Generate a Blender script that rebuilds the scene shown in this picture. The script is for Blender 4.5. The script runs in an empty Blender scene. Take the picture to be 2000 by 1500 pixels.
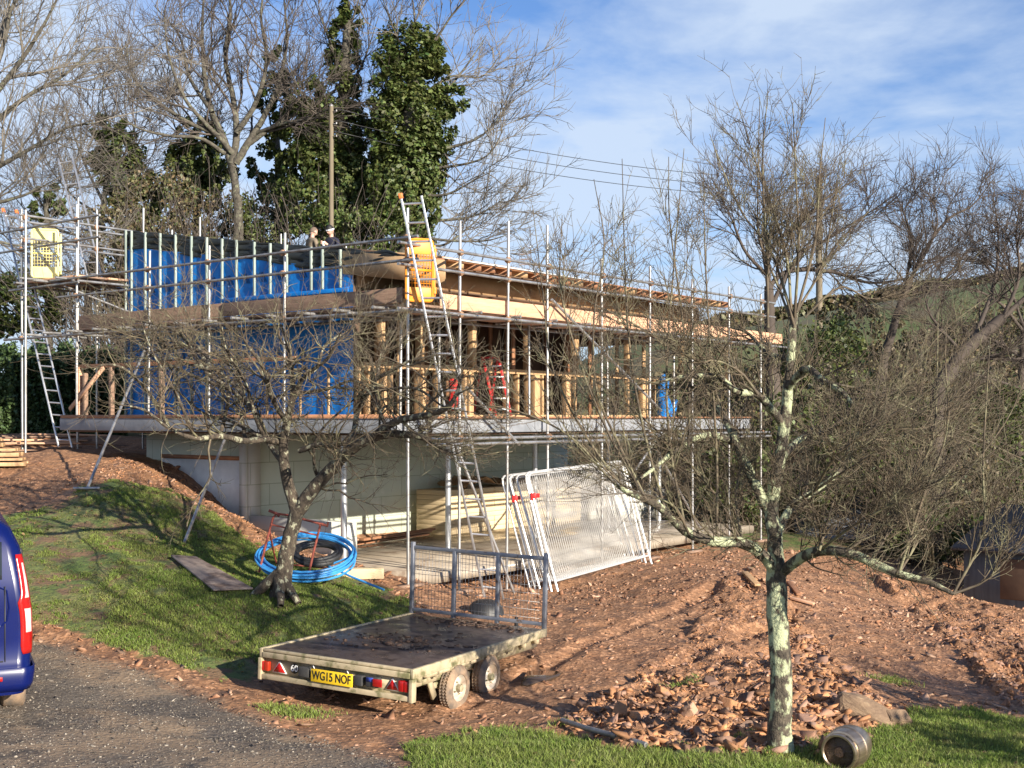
import bpy, math, random
import numpy as np
from mathutils import Vector, Matrix, Euler

# ------------------------------------------------------------------ camera, sky, sun
scene = bpy.context.scene
COL = scene.collection
F = 2400.0            # focal length in pixels of the 2000 px wide photograph
HZ = 815.0            # row of the horizon
cam_d = bpy.data.cameras.new("camera")
cam = bpy.data.objects.new("camera", cam_d)
COL.objects.link(cam)
cam.location = (0, 0, 0)
cam.rotation_euler = (math.radians(90), 0, 0)
cam_d.sensor_width = 36
cam_d.lens = 36 * F / 2000
cam_d.shift_y = (HZ - 750) / 2000
cam_d.clip_start = 0.1
cam_d.clip_end = 3000
scene.camera = cam

SUN_EL = math.radians(19)
sun_dir = Vector((0.66 * math.cos(SUN_EL), -0.751 * math.cos(SUN_EL), math.sin(SUN_EL)))   # towards the sun
sd = bpy.data.lights.new("sun", 'SUN')
sd.energy = 5.0
sd.angle = math.radians(0.5)
sd.color = (1.0, 0.91, 0.77)
sun = bpy.data.objects.new("sun", sd)
COL.objects.link(sun)
sun.rotation_euler = (-sun_dir).to_track_quat('-Z', 'Y').to_euler()

world = bpy.data.worlds.new("World")
scene.world = world
world.use_nodes = True
nt = world.node_tree
nt.nodes.clear()
wo = nt.nodes.new('ShaderNodeOutputWorld')
bg = nt.nodes.new('ShaderNodeBackground')
sky = nt.nodes.new('ShaderNodeTexSky')
sky.sky_type = 'NISHITA'
sky.sun_disc = False
sky.sun_elevation = SUN_EL
sky.sun_rotation = math.atan2(sun_dir.x, sun_dir.y)
sky.altitude = 50
sky.air_density = 1.0
sky.dust_density = 0.4
sky.ozone_density = 2.5
bg.inputs['Strength'].default_value = 0.066
geo = nt.nodes.new('ShaderNodeTexCoord')
sep = nt.nodes.new('ShaderNodeSeparateXYZ')
nt.links.new(geo.outputs['Generated'], sep.inputs[0])
def wmath(op, a, b=None):
    n = nt.nodes.new('ShaderNodeMath'); n.operation = op
    for i, v in enumerate((a, b)):
        if v is None: continue
        if isinstance(v, (int, float)): n.inputs[i].default_value = v
        else: nt.links.new(v, n.inputs[i])
    return n.outputs[0]
zz = wmath('ADD', wmath('MAXIMUM', sep.outputs[2], 0.0), 0.16)
cx = wmath('DIVIDE', sep.outputs[0], zz)
cy = wmath('DIVIDE', sep.outputs[1], zz)
cmb = nt.nodes.new('ShaderNodeCombineXYZ')
nt.links.new(cx, cmb.inputs[0]); nt.links.new(cy, cmb.inputs[1])
cmb.inputs[2].default_value = 3.3
def wnoise(scale, detail, rough, dist=0.0):
    n = nt.nodes.new('ShaderNodeTexNoise')
    n.inputs['Scale'].default_value = scale
    n.inputs['Detail'].default_value = detail
    n.inputs['Roughness'].default_value = rough
    n.inputs['Distortion'].default_value = dist
    nt.links.new(cmb.outputs[0], n.inputs['Vector'])
    return n.outputs['Fac']
n1 = wnoise(1.15, 7, 0.52, 0.25)
n2 = wnoise(5.0, 5, 0.6, 0.3)
mixn = wmath('ADD', wmath('MULTIPLY', n1, 0.8), wmath('MULTIPLY', n2, 0.2))
mixn = wmath('SUBTRACT', mixn, wmath('MULTIPLY', sep.outputs[0], 0.16))
mixn = wmath('SUBTRACT', mixn, wmath('MULTIPLY', wmath('SUBTRACT', sep.outputs[2], 0.15), 0.25))
ramp = nt.nodes.new('ShaderNodeValToRGB')
ramp.color_ramp.elements[0].position = 0.33; ramp.color_ramp.elements[0].color = (0, 0, 0, 1)
ramp.color_ramp.elements[1].position = 0.49; ramp.color_ramp.elements[1].color = (0.86, 0.86, 0.86, 1)
nt.links.new(mixn, ramp.inputs[0])
skm = nt.nodes.new('ShaderNodeMix'); skm.data_type = 'RGBA'; skm.blend_type = 'MULTIPLY'
skm.inputs['Factor'].default_value = 1.0
nt.links.new(sky.outputs[0], skm.inputs['A'])
skm.inputs['B'].default_value = (0.80, 0.98, 1.30, 1)
mx = nt.nodes.new('ShaderNodeMix'); mx.data_type = 'RGBA'
thin = nt.nodes.new('ShaderNodeMapRange')          # cloud thinned overhead, out of view, to cut the fill light
thin.inputs[1].default_value = 0.36; thin.inputs[2].default_value = 0.62; thin.inputs[3].default_value = 1.0; thin.inputs[4].default_value = 0.15
nt.links.new(sep.outputs[2], thin.inputs[0])
nt.links.new(wmath('MULTIPLY', ramp.outputs[0], thin.outputs[0]), mx.inputs['Factor'])
nt.links.new(skm.outputs['Result'], mx.inputs['A'])
mx.inputs['B'].default_value = (5.0, 5.9, 7.2, 1)
nt.links.new(mx.outputs['Result'], bg.inputs['Color'])
nt.links.new(bg.outputs[0], wo.inputs[0])

scene.view_settings.view_transform = 'Standard'
scene.view_settings.look = 'None'
scene.view_settings.exposure = 1.05
scene.view_settings.gamma = 1.0

# ------------------------------------------------------------------ helpers
RNG = np.random.default_rng(7)
def px(x, y, Z):                       # pixel of the photograph and its distance -> point in the place
    return np.array([(x - 1000) / F * Z, Z, (HZ - y) / F * Z])
S0 = np.array([-1.565, 18.5, 0.0])
UL = np.array([-0.788, 0.616, 0.0])    # along the left face of the house
UR = np.array([0.616, 0.788, 0.0])     # along the right face of the house
UZ = np.array([0, 0, 1.0])
def B(a, b, z):
    return S0 + a * UL + b * UR + z * UZ

ROOTS = {}
def put(o, label=None, cat=None, group=None, kind=None):
    if label: o['label'] = label
    if cat: o['category'] = cat
    if group: o['group'] = group
    if kind: o['kind'] = kind
    return o
def thing(name, loc, label, cat, group=None):
    o = bpy.data.objects.new(name, None)
    o.empty_display_size = 0.2
    COL.objects.link(o)
    o.location = tuple(float(v) for v in loc)
    ROOTS[o.name] = np.array(loc, float)
    return put(o, label, cat, group)
def fast_mesh(name, V, faces, mats=None, smooth=False, matidx=None):
    V = np.asarray(V, np.float32).reshape(-1, 3)
    me = bpy.data.meshes.new(name)
    me.vertices.add(len(V)); me.vertices.foreach_set('co', V.ravel())
    loops = []; tot = []
    for f in faces:
        f = np.asarray(f, np.int32)
        if f.size == 0: continue
        loops.append(f.ravel()); tot.append(np.full(len(f), f.shape[1], np.int32))
    L = np.concatenate(loops); T = np.concatenate(tot)
    me.loops.add(len(L)); me.loops.foreach_set('vertex_index', L)
    me.polygons.add(len(T))
    st = np.zeros(len(T), np.int32); st[1:] = np.cumsum(T)[:-1]
    me.polygons.foreach_set('loop_start', st)
    me.polygons.foreach_set('loop_total', T)
    if smooth: me.polygons.foreach_set('use_smooth', np.ones(len(T), bool))
    if matidx is not None: me.polygons.foreach_set('material_index', np.asarray(matidx, np.int32))
    me.update(calc_edges=True)
    me.validate()
    for m in (mats or []): me.materials.append(m)
    return me
def link(name, me, parent=None, loc=None):
    o = bpy.data.objects.new(name, me)
    COL.objects.link(o)
    if parent is not None: o.parent = parent
    if loc is not None: o.location = loc
    return o

class MB:
    """collects boxes, tubes and plates; build() links them as one mesh object"""
    def __init__(s): s.V = []; s.F = {}; s.n = 0
    def add(s, v, fs):
        v = np.asarray(v, float).reshape(-1, 3)
        for f in fs: s.F.setdefault(len(f), []).append([i + s.n for i in f])
        s.V.append(v); s.n += len(v); return s
    def addarr(s, v, fa):
        v = np.asarray(v, float).reshape(-1, 3)
        fa = np.asarray(fa) + s.n
        s.F.setdefault(fa.shape[1], []).extend(fa.tolist())
        s.V.append(v); s.n += len(v); return s
    def hexa(s, p):   # 8 points: bottom ring 0-3, top ring 4-7
        return s.add(p, [(3, 2, 1, 0), (4, 5, 6, 7), (0, 1, 5, 4), (1, 2, 6, 5), (2, 3, 7, 6), (3, 0, 4, 7)])
    def box(s, c, size, ax=None):
        c = np.asarray(c, float); h = np.asarray(size, float) / 2
        A = np.eye(3) if ax is None else np.asarray(ax, float)
        p = []
        for z in (-1, 1):
            for x, y in ((-1, -1), (1, -1), (1, 1), (-1, 1)):
                p.append(c + A[0] * x * h[0] + A[1] * y * h[1] + A[2] * z * h[2])
        return s.hexa(p)
    def lo(s, x0, x1, y0, y1, z0, z1):
        return s.box(((x0 + x1) / 2, (y0 + y1) / 2, (z0 + z1) / 2), (abs(x1 - x0), abs(y1 - y0), abs(z1 - z0)))
    def bb(s, a0, a1, b0, b1, z0, z1):      # a box in the house's own axes
        p = [B(a, b, z) for z in (z0, z1) for a, b in ((a1, b0), (a0, b0), (a0, b1), (a1, b1))]
        return s.hexa(p)
    def beam(s, p0, p1, w, h, up=(0, 0, 1)):
        p0 = np.asarray(p0, float); p1 = np.asarray(p1, float); d = p1 - p0; L = np.linalg.norm(d); d /= L
        u = np.asarray(up, float); x = np.cross(d, u); x /= np.linalg.norm(x); z = np.cross(x, d)
        return s.box((p0 + p1) / 2, (w, L, h), [x, d, z])
    def tube(s, p0, p1, r, n=10, r1=None, caps=True):
        return s.pipe([p0, p1], [r, r if r1 is None else r1], n, caps)
    def pipe(s, pts, rad, n=8, caps=True, closed=False):
        P = np.asarray(pts, float); m = len(P)
        R = np.full(m, rad, float) if np.isscalar(rad) else np.asarray(rad, float)
        T = np.zeros_like(P)
        if closed: T = np.roll(P, -1, 0) - np.roll(P, 1, 0)
        else:
            T[1:-1] = P[2:] - P[:-2]; T[0] = P[1] - P[0]; T[-1] = P[-1] - P[-2]
        T /= np.maximum(np.linalg.norm(T, axis=1, keepdims=True), 1e-9)
        u = np.array([0, 0, 1.0]) if abs(T[0][2]) < .9 else np.array([1.0, 0, 0])
        x = np.cross(T[0], u); x /= np.linalg.norm(x)
        ang = np.arange(n) / n * 2 * math.pi; V = []
        for i in range(m):
            x = x - T[i] * np.dot(x, T[i]); x /= np.linalg.norm(x); y = np.cross(T[i], x)
            V.append(P[i] + R[i] * (np.cos(ang)[:, None] * x + np.sin(ang)[:, None] * y))
        fs = []
        for i in range(m if closed else m - 1):
            j = (i + 1) % m
            for k in range(n): fs.append((i * n + k, i * n + (k + 1) % n, j * n + (k + 1) % n, j * n + k))
        if caps and not closed:
            fs.append(tuple(range(n))[::-1]); fs.append(tuple((m - 1) * n + k for k in range(n)))
        return s.add(np.concatenate(V), fs)
    def lathe(s, c, axis, prof, n=24, ref=None):   # prof: (distance along axis, radius)
        c = np.asarray(c, float); d = np.asarray(axis, float); d /= np.linalg.norm(d)
        u = np.array([0, 0, 1.0]) if abs(d[2]) < .9 else np.array([1.0, 0, 0])
        x = np.cross(d, u); x /= np.linalg.norm(x); y = np.cross(d, x)
        ang = np.arange(n) / n * 2 * math.pi; V = []
        for t, r in prof: V.append(c + d * t + max(r, 1e-4) * (np.cos(ang)[:, None] * x + np.sin(ang)[:, None] * y))
        fs = []
        for i in range(len(prof) - 1):
            for k in range(n): fs.append((i * n + k, (i + 1) * n + k, (i + 1) * n + (k + 1) % n, i * n + (k + 1) % n))
        return s.add(np.concatenate(V), fs)
    def plate(s, pts, th, nrm):                    # flat outline given real thickness
        P = np.asarray(pts, float); nrm = np.asarray(nrm, float); nrm /= np.linalg.norm(nrm); n = len(P)
        v = np.concatenate([P, P + nrm * th])
        fs = [tuple(range(n))[::-1], tuple(range(n, 2 * n))] + [(k, (k + 1) % n, n + (k + 1) % n, n + k) for k in range(n)]
        return s.add(v, fs)
    def sheet(s, grid):                            # grid (m,n,3)
        g = np.asarray(grid, float); m, n = g.shape[:2]
        i = np.arange(m - 1)[:, None] * n + np.arange(n - 1)[None]
        return s.addarr(g.reshape(-1, 3), np.stack([i, i + 1, i + n + 1, i + n], -1).reshape(-1, 4))
    def build(s, name, m, parent=None, smooth=False, world=None, bevel=0, label=None, solid=0):
        V = np.concatenate(s.V)
        top = parent
        while top is not None and top.parent is not None: top = top.parent
        off = None
        if world is None: world = True
        loc = None
        if parent is not None:
            if world: V = V - ROOTS[top.name]
        elif world:
            c = (V.min(0) + V.max(0)) / 2; c[2] = V[:, 2].min(); V = V - c; loc = tuple(c)
        me = fast_mesh(name, V, [np.array(f) for f in s.F.values()], [m] if not isinstance(m, list) else m, smooth)
        o = link(name, me, parent, loc)
        if parent is None: ROOTS[o.name] = np.array(loc if loc is not None else (0, 0, 0), float)
        if smooth:
            mo = o.modifiers.new('edges', 'EDGE_SPLIT'); mo.split_angle = math.radians(35)
        if bevel:
            mo = o.modifiers.new('bevel', 'BEVEL'); mo.width = bevel; mo.segments = 2; mo.limit_method = 'ANGLE'
        if solid:
            mo = o.modifiers.new('solid', 'SOLIDIFY'); mo.thickness = solid
        if label: o['label'] = label
        return o

def copy_tree(o, parent=None):
    c = o.copy(); COL.objects.link(c)
    if parent is not None: c.parent = parent
    for ch in [x for x in list(COL.objects) if x.parent == o]: copy_tree(ch, c)
    return c

# ------------------------------------------------------------------ materials
def mat(name, c1, c2=None, scale=8, rough=0.7, metal=0.0, bump=0.0, bscale=None, detail=6, lo=0.35, hi=0.65,
        stretch=None, c3=None, s3=40, f3=(0.6, 0.72), spec=None, voro=None, coat=0, rvar=0, isl=None, islc=None):
    m = bpy.data.materials.new(name); m.use_nodes = True
    t = m.node_tree; bs = t.nodes['Principled BSDF']
    bs.inputs['Roughness'].default_value = rough
    bs.inputs['Metallic'].default_value = metal
    if spec is not None: bs.inputs['Specular IOR Level'].default_value = spec
    if coat: bs.inputs['Coat Weight'].default_value = coat; bs.inputs['Coat Roughness'].default_value = 0.06
    tc = t.nodes.new('ShaderNodeTexCoord'); mp = t.nodes.new('ShaderNodeMapping')
    t.links.new(tc.outputs['Object'], mp.inputs[0])
    if stretch: mp.inputs['Scale'].default_value = stretch
    def noise(sc, de=detail, ro=0.6):
        n = t.nodes.new('ShaderNodeTexNoise'); n.inputs['Scale'].default_value = sc
        n.inputs['Detail'].default_value = de; n.inputs['Roughness'].default_value = ro
        t.links.new(mp.outputs[0], n.inputs['Vector']); return n.outputs['Fac']
    def ramp(f, a, b):
        r = t.nodes.new('ShaderNodeMapRange'); r.inputs[1].default_value = a; r.inputs[2].default_value = b
        t.links.new(f, r.inputs[0]); return r.outputs[0]
    def mix(f, a, b):
        n = t.nodes.new('ShaderNodeMix'); n.data_type = 'RGBA'; t.links.new(f, n.inputs['Factor'])
        for k, v in (('A', a), ('B', b)):
            if isinstance(v, tuple): n.inputs[k].default_value = (*v, 1)
            else: t.links.new(v, n.inputs[k])
        return n.outputs['Result']
    c2 = c2 or tuple(x * 0.72 for x in c1)
    f = ramp(noise(scale), lo, hi)
    out = mix(f, c1, c2)
    if c3 is not None: out = mix(ramp(noise(s3, 4), *f3), out, c3)
    if isl:
        gn = t.nodes.new('ShaderNodeNewGeometry')
        if islc is not None: out = mix(ramp(gn.outputs['Random Per Island'], .62, .80), out, islc)
        wn = t.nodes.new('ShaderNodeTexWhiteNoise'); wn.noise_dimensions = '1D'; t.links.new(gn.outputs['Random Per Island'], wn.inputs['W'])
        mr = t.nodes.new('ShaderNodeMapRange'); mr.inputs[3].default_value = isl[0]; mr.inputs[4].default_value = isl[1]; t.links.new(wn.outputs['Value'], mr.inputs[0])
        vm = t.nodes.new('ShaderNodeVectorMath'); vm.operation = 'SCALE'; t.links.new(out, vm.inputs[0]); t.links.new(mr.outputs[0], vm.inputs['Scale']); out = vm.outputs[0]
    t.links.new(out, bs.inputs['Base Color'])
    if rvar:
        r = t.nodes.new('ShaderNodeMapRange'); r.inputs[1].default_value = .35; r.inputs[2].default_value = .65
        r.inputs[3].default_value = rough - rvar; r.inputs[4].default_value = min(1, rough + rvar)
        t.links.new(noise(scale * 1.7), r.inputs[0]); t.links.new(r.outputs[0], bs.inputs['Roughness'])
    if bump:
        b = t.nodes.new('ShaderNodeBump'); b.inputs['Strength'].default_value = bump; b.inputs['Distance'].default_value = 0.02
        t.links.new(noise(bscale or scale * 4, 5), b.inputs['Height']); t.links.new(b.outputs[0], bs.inputs['Normal'])
    return m
M = {}
M['steel'] = mat('galvanised_tube', (0.50, 0.50, 0.50), (0.30, 0.28, 0.26), 6, .42, .75, c3=(.22, .12, .07), s3=9, f3=(.66, .74), stretch=(1, 1, .6))
M['steel_dark'] = mat('weathered_tube', (0.34, 0.34, 0.34), (0.2, 0.18, 0.17), 6, .5, .6, c3=(.22, .12, .07), s3=9, f3=(.62, .72))
M['coupler'] = mat('rusty_coupler', (.42, .27, .17), (.22, .11, .06), 30, .7, .4)
M['alu'] = mat('aluminium_ladder', (.62, .62, .63), (.42, .42, .43), 5, .38, .8)
M['fence_steel'] = mat('fence_tube', (.80, .80, .78), (.62, .62, .60), 5, .42, .55)
M['mesh_wire'] = mat('fence_wire', (.44, .42, .39), (.33, .31, .29), 3, .5, .35)
M['board'] = mat('pine_board', (.62, .37, .23), (.50, .28, .17), 3, .75, stretch=(1, 1, 9), c3=(.30, .17, .10), s3=6, f3=(.62, .75), bump=.15)
M['board_old'] = mat('old_scaffold_board', (.30, .19, .13), (.20, .125, .085), 3, .85, stretch=(1, 1, 9), c3=(.10, .05, .03), s3=2.2, f3=(.6, .7), bump=.2)  # old boards; also holds the left face's dimness in its dark brown
M['timber'] = mat('fresh_timber', (.50, .32, .17), (.38, .23, .11), 4, .7, stretch=(3, 3, .6), bump=.1)
M['timber_red'] = mat('reddish_timber', (.36, .17, .085), (.24, .11, .055), 4, .75, bump=.1)
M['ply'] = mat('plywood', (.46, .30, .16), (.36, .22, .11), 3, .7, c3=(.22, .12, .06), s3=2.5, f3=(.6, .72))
M['ply_dark'] = mat('damp_plywood', (.13, .075, .045), (.085, .048, .03), 3, .75)  # the unlit interior's shade is put into this dark plywood colour
M['batten'] = mat('treated_batten', (.33, .38, .34), (.20, .25, .22), 5, .6, stretch=(1, 1, .3))
M['blue'] = mat('blue_membrane', (.005, .20, .60), (.004, .13, .44), 5, .6, spec=.25, c3=(.008, .25, .68), s3=2.5, f3=(.58, .7), bump=.5, bscale=7)
M['black_sheet'] = mat('black_membrane', (.010, .014, .015), (.018, .022, .024), 4, .6, bump=.6, bscale=6)
M['concrete'] = mat('slab_concrete', (.25, .26, .28), (.18, .19, .21), 3, .85, c3=(.15, .16, .175), s3=1.5, f3=(.55, .75), bump=.15)
M['white_sheet'] = mat('white_sheet', (.75, .78, .8), (.62, .65, .68), 4, .4)
M['rust_red'] = mat('rusty_red_paint', (.36, .09, .06), (.2, .05, .035), 12, .7, .1)
M['red_paint'] = mat('red_paint', (.55, .02, .02), (.4, .015, .015), 8, .45)
M['post'] = mat('zinc_post', (.62,.64,.66), (.45,.46,.47), 4, .35, .7, stretch=(1,1,.3))
M['yellow'] = mat('yellow_plastic', (.82, .27, .008), (.72, .22, .008), 5, .5)
M['yellow_pale'] = mat('pale_yellow_plastic', (.85, .76, .30), (.78, .68, .24), 5, .5)
M['blue_pipe'] = mat('blue_pipe', (.05, .30, .68), (.04, .24, .55), 5, .4)
M['black_pipe'] = mat('black_pipe', (.018, .018, .02), (.03, .03, .03), 5, .5)
M['orange_plastic'] = mat('orange_plastic', (.75, .2, .05), (.6, .15, .04), 5, .5)
M['bark'] = mat('grey_bark', (.11, .098, .075), (.045, .038, .03), 9, .9, bump=.5, c3=(.17, .175, .115), s3=7, f3=(.55, .66))
M['bark_lichen'] = mat('lichened_bark', (.13, .105, .075), (.035, .028, .022), 26, .9, bump=1.0, bscale=70, c3=(.42, .45, .28), s3=7, f3=(.48, .55), stretch=(1, 1, .7))
M['bark_moss'] = mat('mossy_bark', (.11, .085, .06), (.035, .027, .02), 22, .9, bump=1.0, bscale=60, c3=(.33, .32, .22), s3=14, f3=(.56, .61), stretch=(1, 1, .6))
M['twig'] = mat('olive_twig', (.135, .10, .062), (.05, .038, .026), 4, .75, c3=(.19, .175, .10), s3=5, f3=(.5, .65))
M['twig_red'] = mat('reddish_twig', (.11, .088, .073), (.065, .053, .044), 1.2, .8)
M['twig_pale'] = mat('pale_twig', (.20, .175, .14), (.11, .095, .08), 1.2, .8)
M['twig_dark'] = mat('dark_twig', (.055, .042, .035), (.085, .064, .05), 1.2, .85)
M['ivy'] = mat('ivy_leaf', (.085, .125, .03), (.13, .15, .042), 1.1, .55, c3=(.03, .065, .016), s3=7, f3=(.5, .6), isl=(.55, 1.45), islc=(.10, .11, .035))
M['ivy_brown'] = mat('brown_green_scrub', (.10, .105, .035), (.085, .055, .03), 1.5, .6, c3=(.04, .07, .02), s3=8, f3=(.5, .62), isl=(.5, 1.5), islc=(.12, .085, .045))
M['hedge'] = mat('hedge_leaf', (.05, .09, .03), (.085, .13, .045), 1.5, .5, isl=(.6, 1.4))
M['grass_blade'] = mat('grass_blade', (.19, .29, .045), (.31, .36, .085), 1.6, .6, c3=(.25, .21, .09), s3=3.1, f3=(.60, .72), isl=(.6, 1.3), islc=(.20, .21, .075))
def translucent(m, f):                 # thin leaves let part of the sun through
    t = m.node_tree; bs = t.nodes['Principled BSDF']; o = t.nodes['Material Output']; tr_ = t.nodes.new('ShaderNodeBsdfTranslucent'); mx_ = t.nodes.new('ShaderNodeMixShader')
    t.links.new(bs.inputs['Base Color'].links[0].from_socket, tr_.inputs['Color']); mx_.inputs[0].default_value = f
    t.links.new(bs.outputs[0], mx_.inputs[1]); t.links.new(tr_.outputs[0], mx_.inputs[2]); t.links.new(mx_.outputs[0], o.inputs['Surface'])
translucent(M['grass_blade'], .4); translucent(M['ivy'], .25); translucent(M['hedge'], .2)
M['bramble'] = mat('bramble_stem', (.06, .043, .03), (.12, .09, .058), 2, .8)

# ------------------------------------------------------------------ terrain
ctrl = [(0, 1420, 11.2), (0, 1500, 9.9), (400, 1500, 10.2), (800, 1500, 10.3), (1200, 1500, 10.2), (1520, 1468, 10.7),
        (1655, 1497, 10.6), (1900, 1470, 11.2), (885, 1378, 13.3), (560, 1335, 14.2), (450, 1320, 14.0), (250, 1290, 14.0),
        (100, 1250, 14.6), (60, 1100, 17.0), (60, 1000, 19.8), (0, 950, 21.5), (45, 888, 25.1), (130, 875, 24.6),
        (170, 945, 20), (300, 957, 20.3), (360, 1062, 18.6), (240, 905, 22.6), (330, 950, 21.8), (470, 1010, 21.9),
        (410, 1120, 16.9), (545, 1158, 16), (625, 1105, 19.3), (700, 1200, 15.8), (805, 1210, 16.5), (903, 1167, 19.1),
        (820, 1135, 19.1), (1090, 1155, 20.4), (1275, 1100, 23.4), (1300, 1200, 17.8), (1080, 1320, 14.2), (1200, 1335, 13.9),
        (1130, 1415, 11.9), (1350, 1300, 14.6), (1450, 1425, 11.8), (1450, 1130, 20.0), (1500, 1120, 21), (1700, 1200, 20),
        (1600, 1150, 22), (1750, 1340, 15), (1630, 1320, 14.0), (1900, 1300, 16.5), (2000, 1380, 14), (1850, 1200, 22),
        (2000, 1230, 20), (1700, 1110, 26), (1900, 1150, 27), (560, 1052, 20.9)]
CP = [px(*c) for c in ctrl]
for a, b, z in [(1.4, 1.6, -2.60), (3.2, 1.8, -2.62), (4.9, 1.8, -2.6), (1.2, 5, -2.62), (4.9, 6, -2.6), (1.5, 10, -2.62), (4.8, 11.0, -2.6),
                (5.6, 1.6, -1.9), (6.0, 6, -1.9), (6.0, 11, -2.4), (9.5, 6, -.9), (9.5, 11, -1.8), (9.5, 1.5, -.7), (7.5, 1.5, -.9),
                (-.6, 6, -2.74), (-1, 10, -2.85), (-1, 13, -2.9), (2, 14, -2.7), (6, 14, -2.6), (11, 3, -.5), (11, -3, -.7), (8, 0.8, -.78), (6.4, .9, -1.2)]:
    CP.append(B(a, b, z))
for p in [(-20, 45, 0), (0, 45, -.6), (20, 45, -3.6), (40, 30, -4.6), (30, 22, -4.3), (-30, 20, -1), (-15, 12, -2.6), (-15, 5, -2.9), (15, 8, -3.2), (25, 15, -3.8),
          (0, 0, -2.9), (-8, 8, -2.85), (9, 6, -2.95), (-90, 0, -3), (90, 0, -4), (0, -90, -3), (-60, 90, 2), (0, 100, 1), (60, 90, -3), (0, 200, 3), (-200, 200, 3), (200, 200, 3)]:
    CP.append(np.array(p, float))
CP = np.array(CP)
def _k(X, C):
    return np.sqrt(((X[:, None, :] - C[None]) ** 2).sum(-1) + .25)
n_ = len(CP)
A_ = np.zeros((n_ + 3, n_ + 3))
A_[:n_, :n_] = _k(CP[:, :2], CP[:, :2]) - np.eye(n_) * 0.15
A_[:n_, n_] = 1; A_[:n_, n_ + 1:] = CP[:, :2]; A_[n_:, :n_] = A_[:n_, n_:].T
W_ = np.linalg.solve(A_, np.concatenate([CP[:, 2], np.zeros(3)]))
def vnoise(X, Y, s, seed=0):           # smooth value noise, -1..1
    x = X * s + 1000; y = Y * s + 1000
    xi = np.floor(x).astype(np.int64); yi = np.floor(y).astype(np.int64); fx = x - xi; fy = y - yi
    fx = fx * fx * (3 - 2 * fx); fy = fy * fy * (3 - 2 * fy)
    def h(i, j):
        n = (i * 374761393 + j * 668265263 + seed * 974634777) & 0x7fffffff
        n = ((n ^ (n >> 13)) * 1274126177) & 0x7fffffff
        return ((n ^ (n >> 16)) & 0xffff) / 32767.5 - 1
    return (h(xi, yi) * (1 - fx) + h(xi + 1, yi) * fx) * (1 - fy) + (h(xi, yi + 1) * (1 - fx) + h(xi + 1, yi + 1) * fx) * fy
def inpoly(x, y, poly):
    P = np.asarray(poly, float); r = np.zeros(x.shape, bool); j = len(P) - 1
    for i in range(len(P)):
        xi, yi = P[i]; xj, yj = P[j]
        c = ((yi > y) != (yj > y)) & (x < (xj - xi) * (y - yi) / (yj - yi + 1e-12) + xi)
        r ^= c; j = i
    return r
G1 = [(-40, 1010), (120, 985), (165, 945), (230, 938), (330, 955), (430, 1010), (500, 1062), (560, 1088), (640, 1118), (720, 1135), (800, 1175), (815, 1200),
      (700, 1235), (510, 1290), (500, 1335), (430, 1328), (330, 1295), (200, 1255), (60, 1205), (-40, 1180)]
G2 = [(780, 1500), (800, 1462), (900, 1432), (1050, 1428), (1150, 1442), (1260, 1470), (1400, 1462), (1480, 1478), (1560, 1470), (1690, 1425), (1770, 1395), (1880, 1390),
      (2100, 1425), (2600, 1500), (2600, 2600), (300, 2600)]
RD = [(-900, 1150), (0, 1235), (100, 1262), (200, 1288), (330, 1335), (420, 1372), (560, 1425), (700, 1462), (790, 1500), (700, 2600), (-3000, 2600), (-3000, 1150)]
def base_h(X, Y):
    P = np.stack([X.ravel(), Y.ravel()], 1); out = np.empty(len(P))
    for i in range(0, len(P), 20000):
        q = P[i:i + 20000]
        out[i:i + 20000] = _k(q, CP[:, :2]) @ W_[:n_] + W_[n_] + q @ W_[n_ + 1:]
    return out.reshape(X.shape)
def zones(X, Y, Z, jit=1.0):           # 0 soil 1 grass 2 road ; soft weights
    Yc = np.maximum(Y, 0.5)
    u = 1000 + F * X / Yc; v = HZ - F * Z / Yc
    k = 10.0 / Yc * 12
    u = u + jit * k * (vnoise(X, Y, 1.7, 3) * 1.2 + vnoise(X, Y, 6, 4) * .9 + vnoise(X, Y, 17, 5) * .6)
    v = v + jit * k * (vnoise(X, Y, 1.7, 6) * .7 + vnoise(X, Y, 6, 7) * .6 + vnoise(X, Y, 17, 8) * .5)
    near = Y > 1.0
    g = (inpoly(u, v, G1) & near & (Y < 24)) | (inpoly(u, v, G2) & near)
    far = (Y > 30) | (X < -14) | (X > 14) | (Y < 3) | ((v < 1075) & (X > 3.5) & (Y > 26.5))
    g = g | (far & ~inpoly(u, v, RD))
    r = inpoly(u, v, RD) & near & ~g
    return g, r
def axis(lo, hi, step, out):
    c = np.arange(lo, hi + step / 2, step); d = [] ; s = step; p = hi
    while p < out: s *= 1.22; p += s; d.append(p)
    e = []; s = step; p = lo
    while p > -out: s *= 1.22; p -= s; e.append(p)
    return np.array(e[::-1] + list(c) + d)
AX = axis(-9.5, 10.5, .055, 700); AY = axis(9.3, 24.0, .055, 700)
GX, GY = np.meshgrid(AX, AY)
GZ = base_h(GX, GY)
gz0, rd0 = zones(GX, GY, GZ)
wgt = np.clip((30 - np.hypot(GX, GY - 16)) / 6, 0, 1)
soil = (~gz0 & ~rd0).astype(float)
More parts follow.
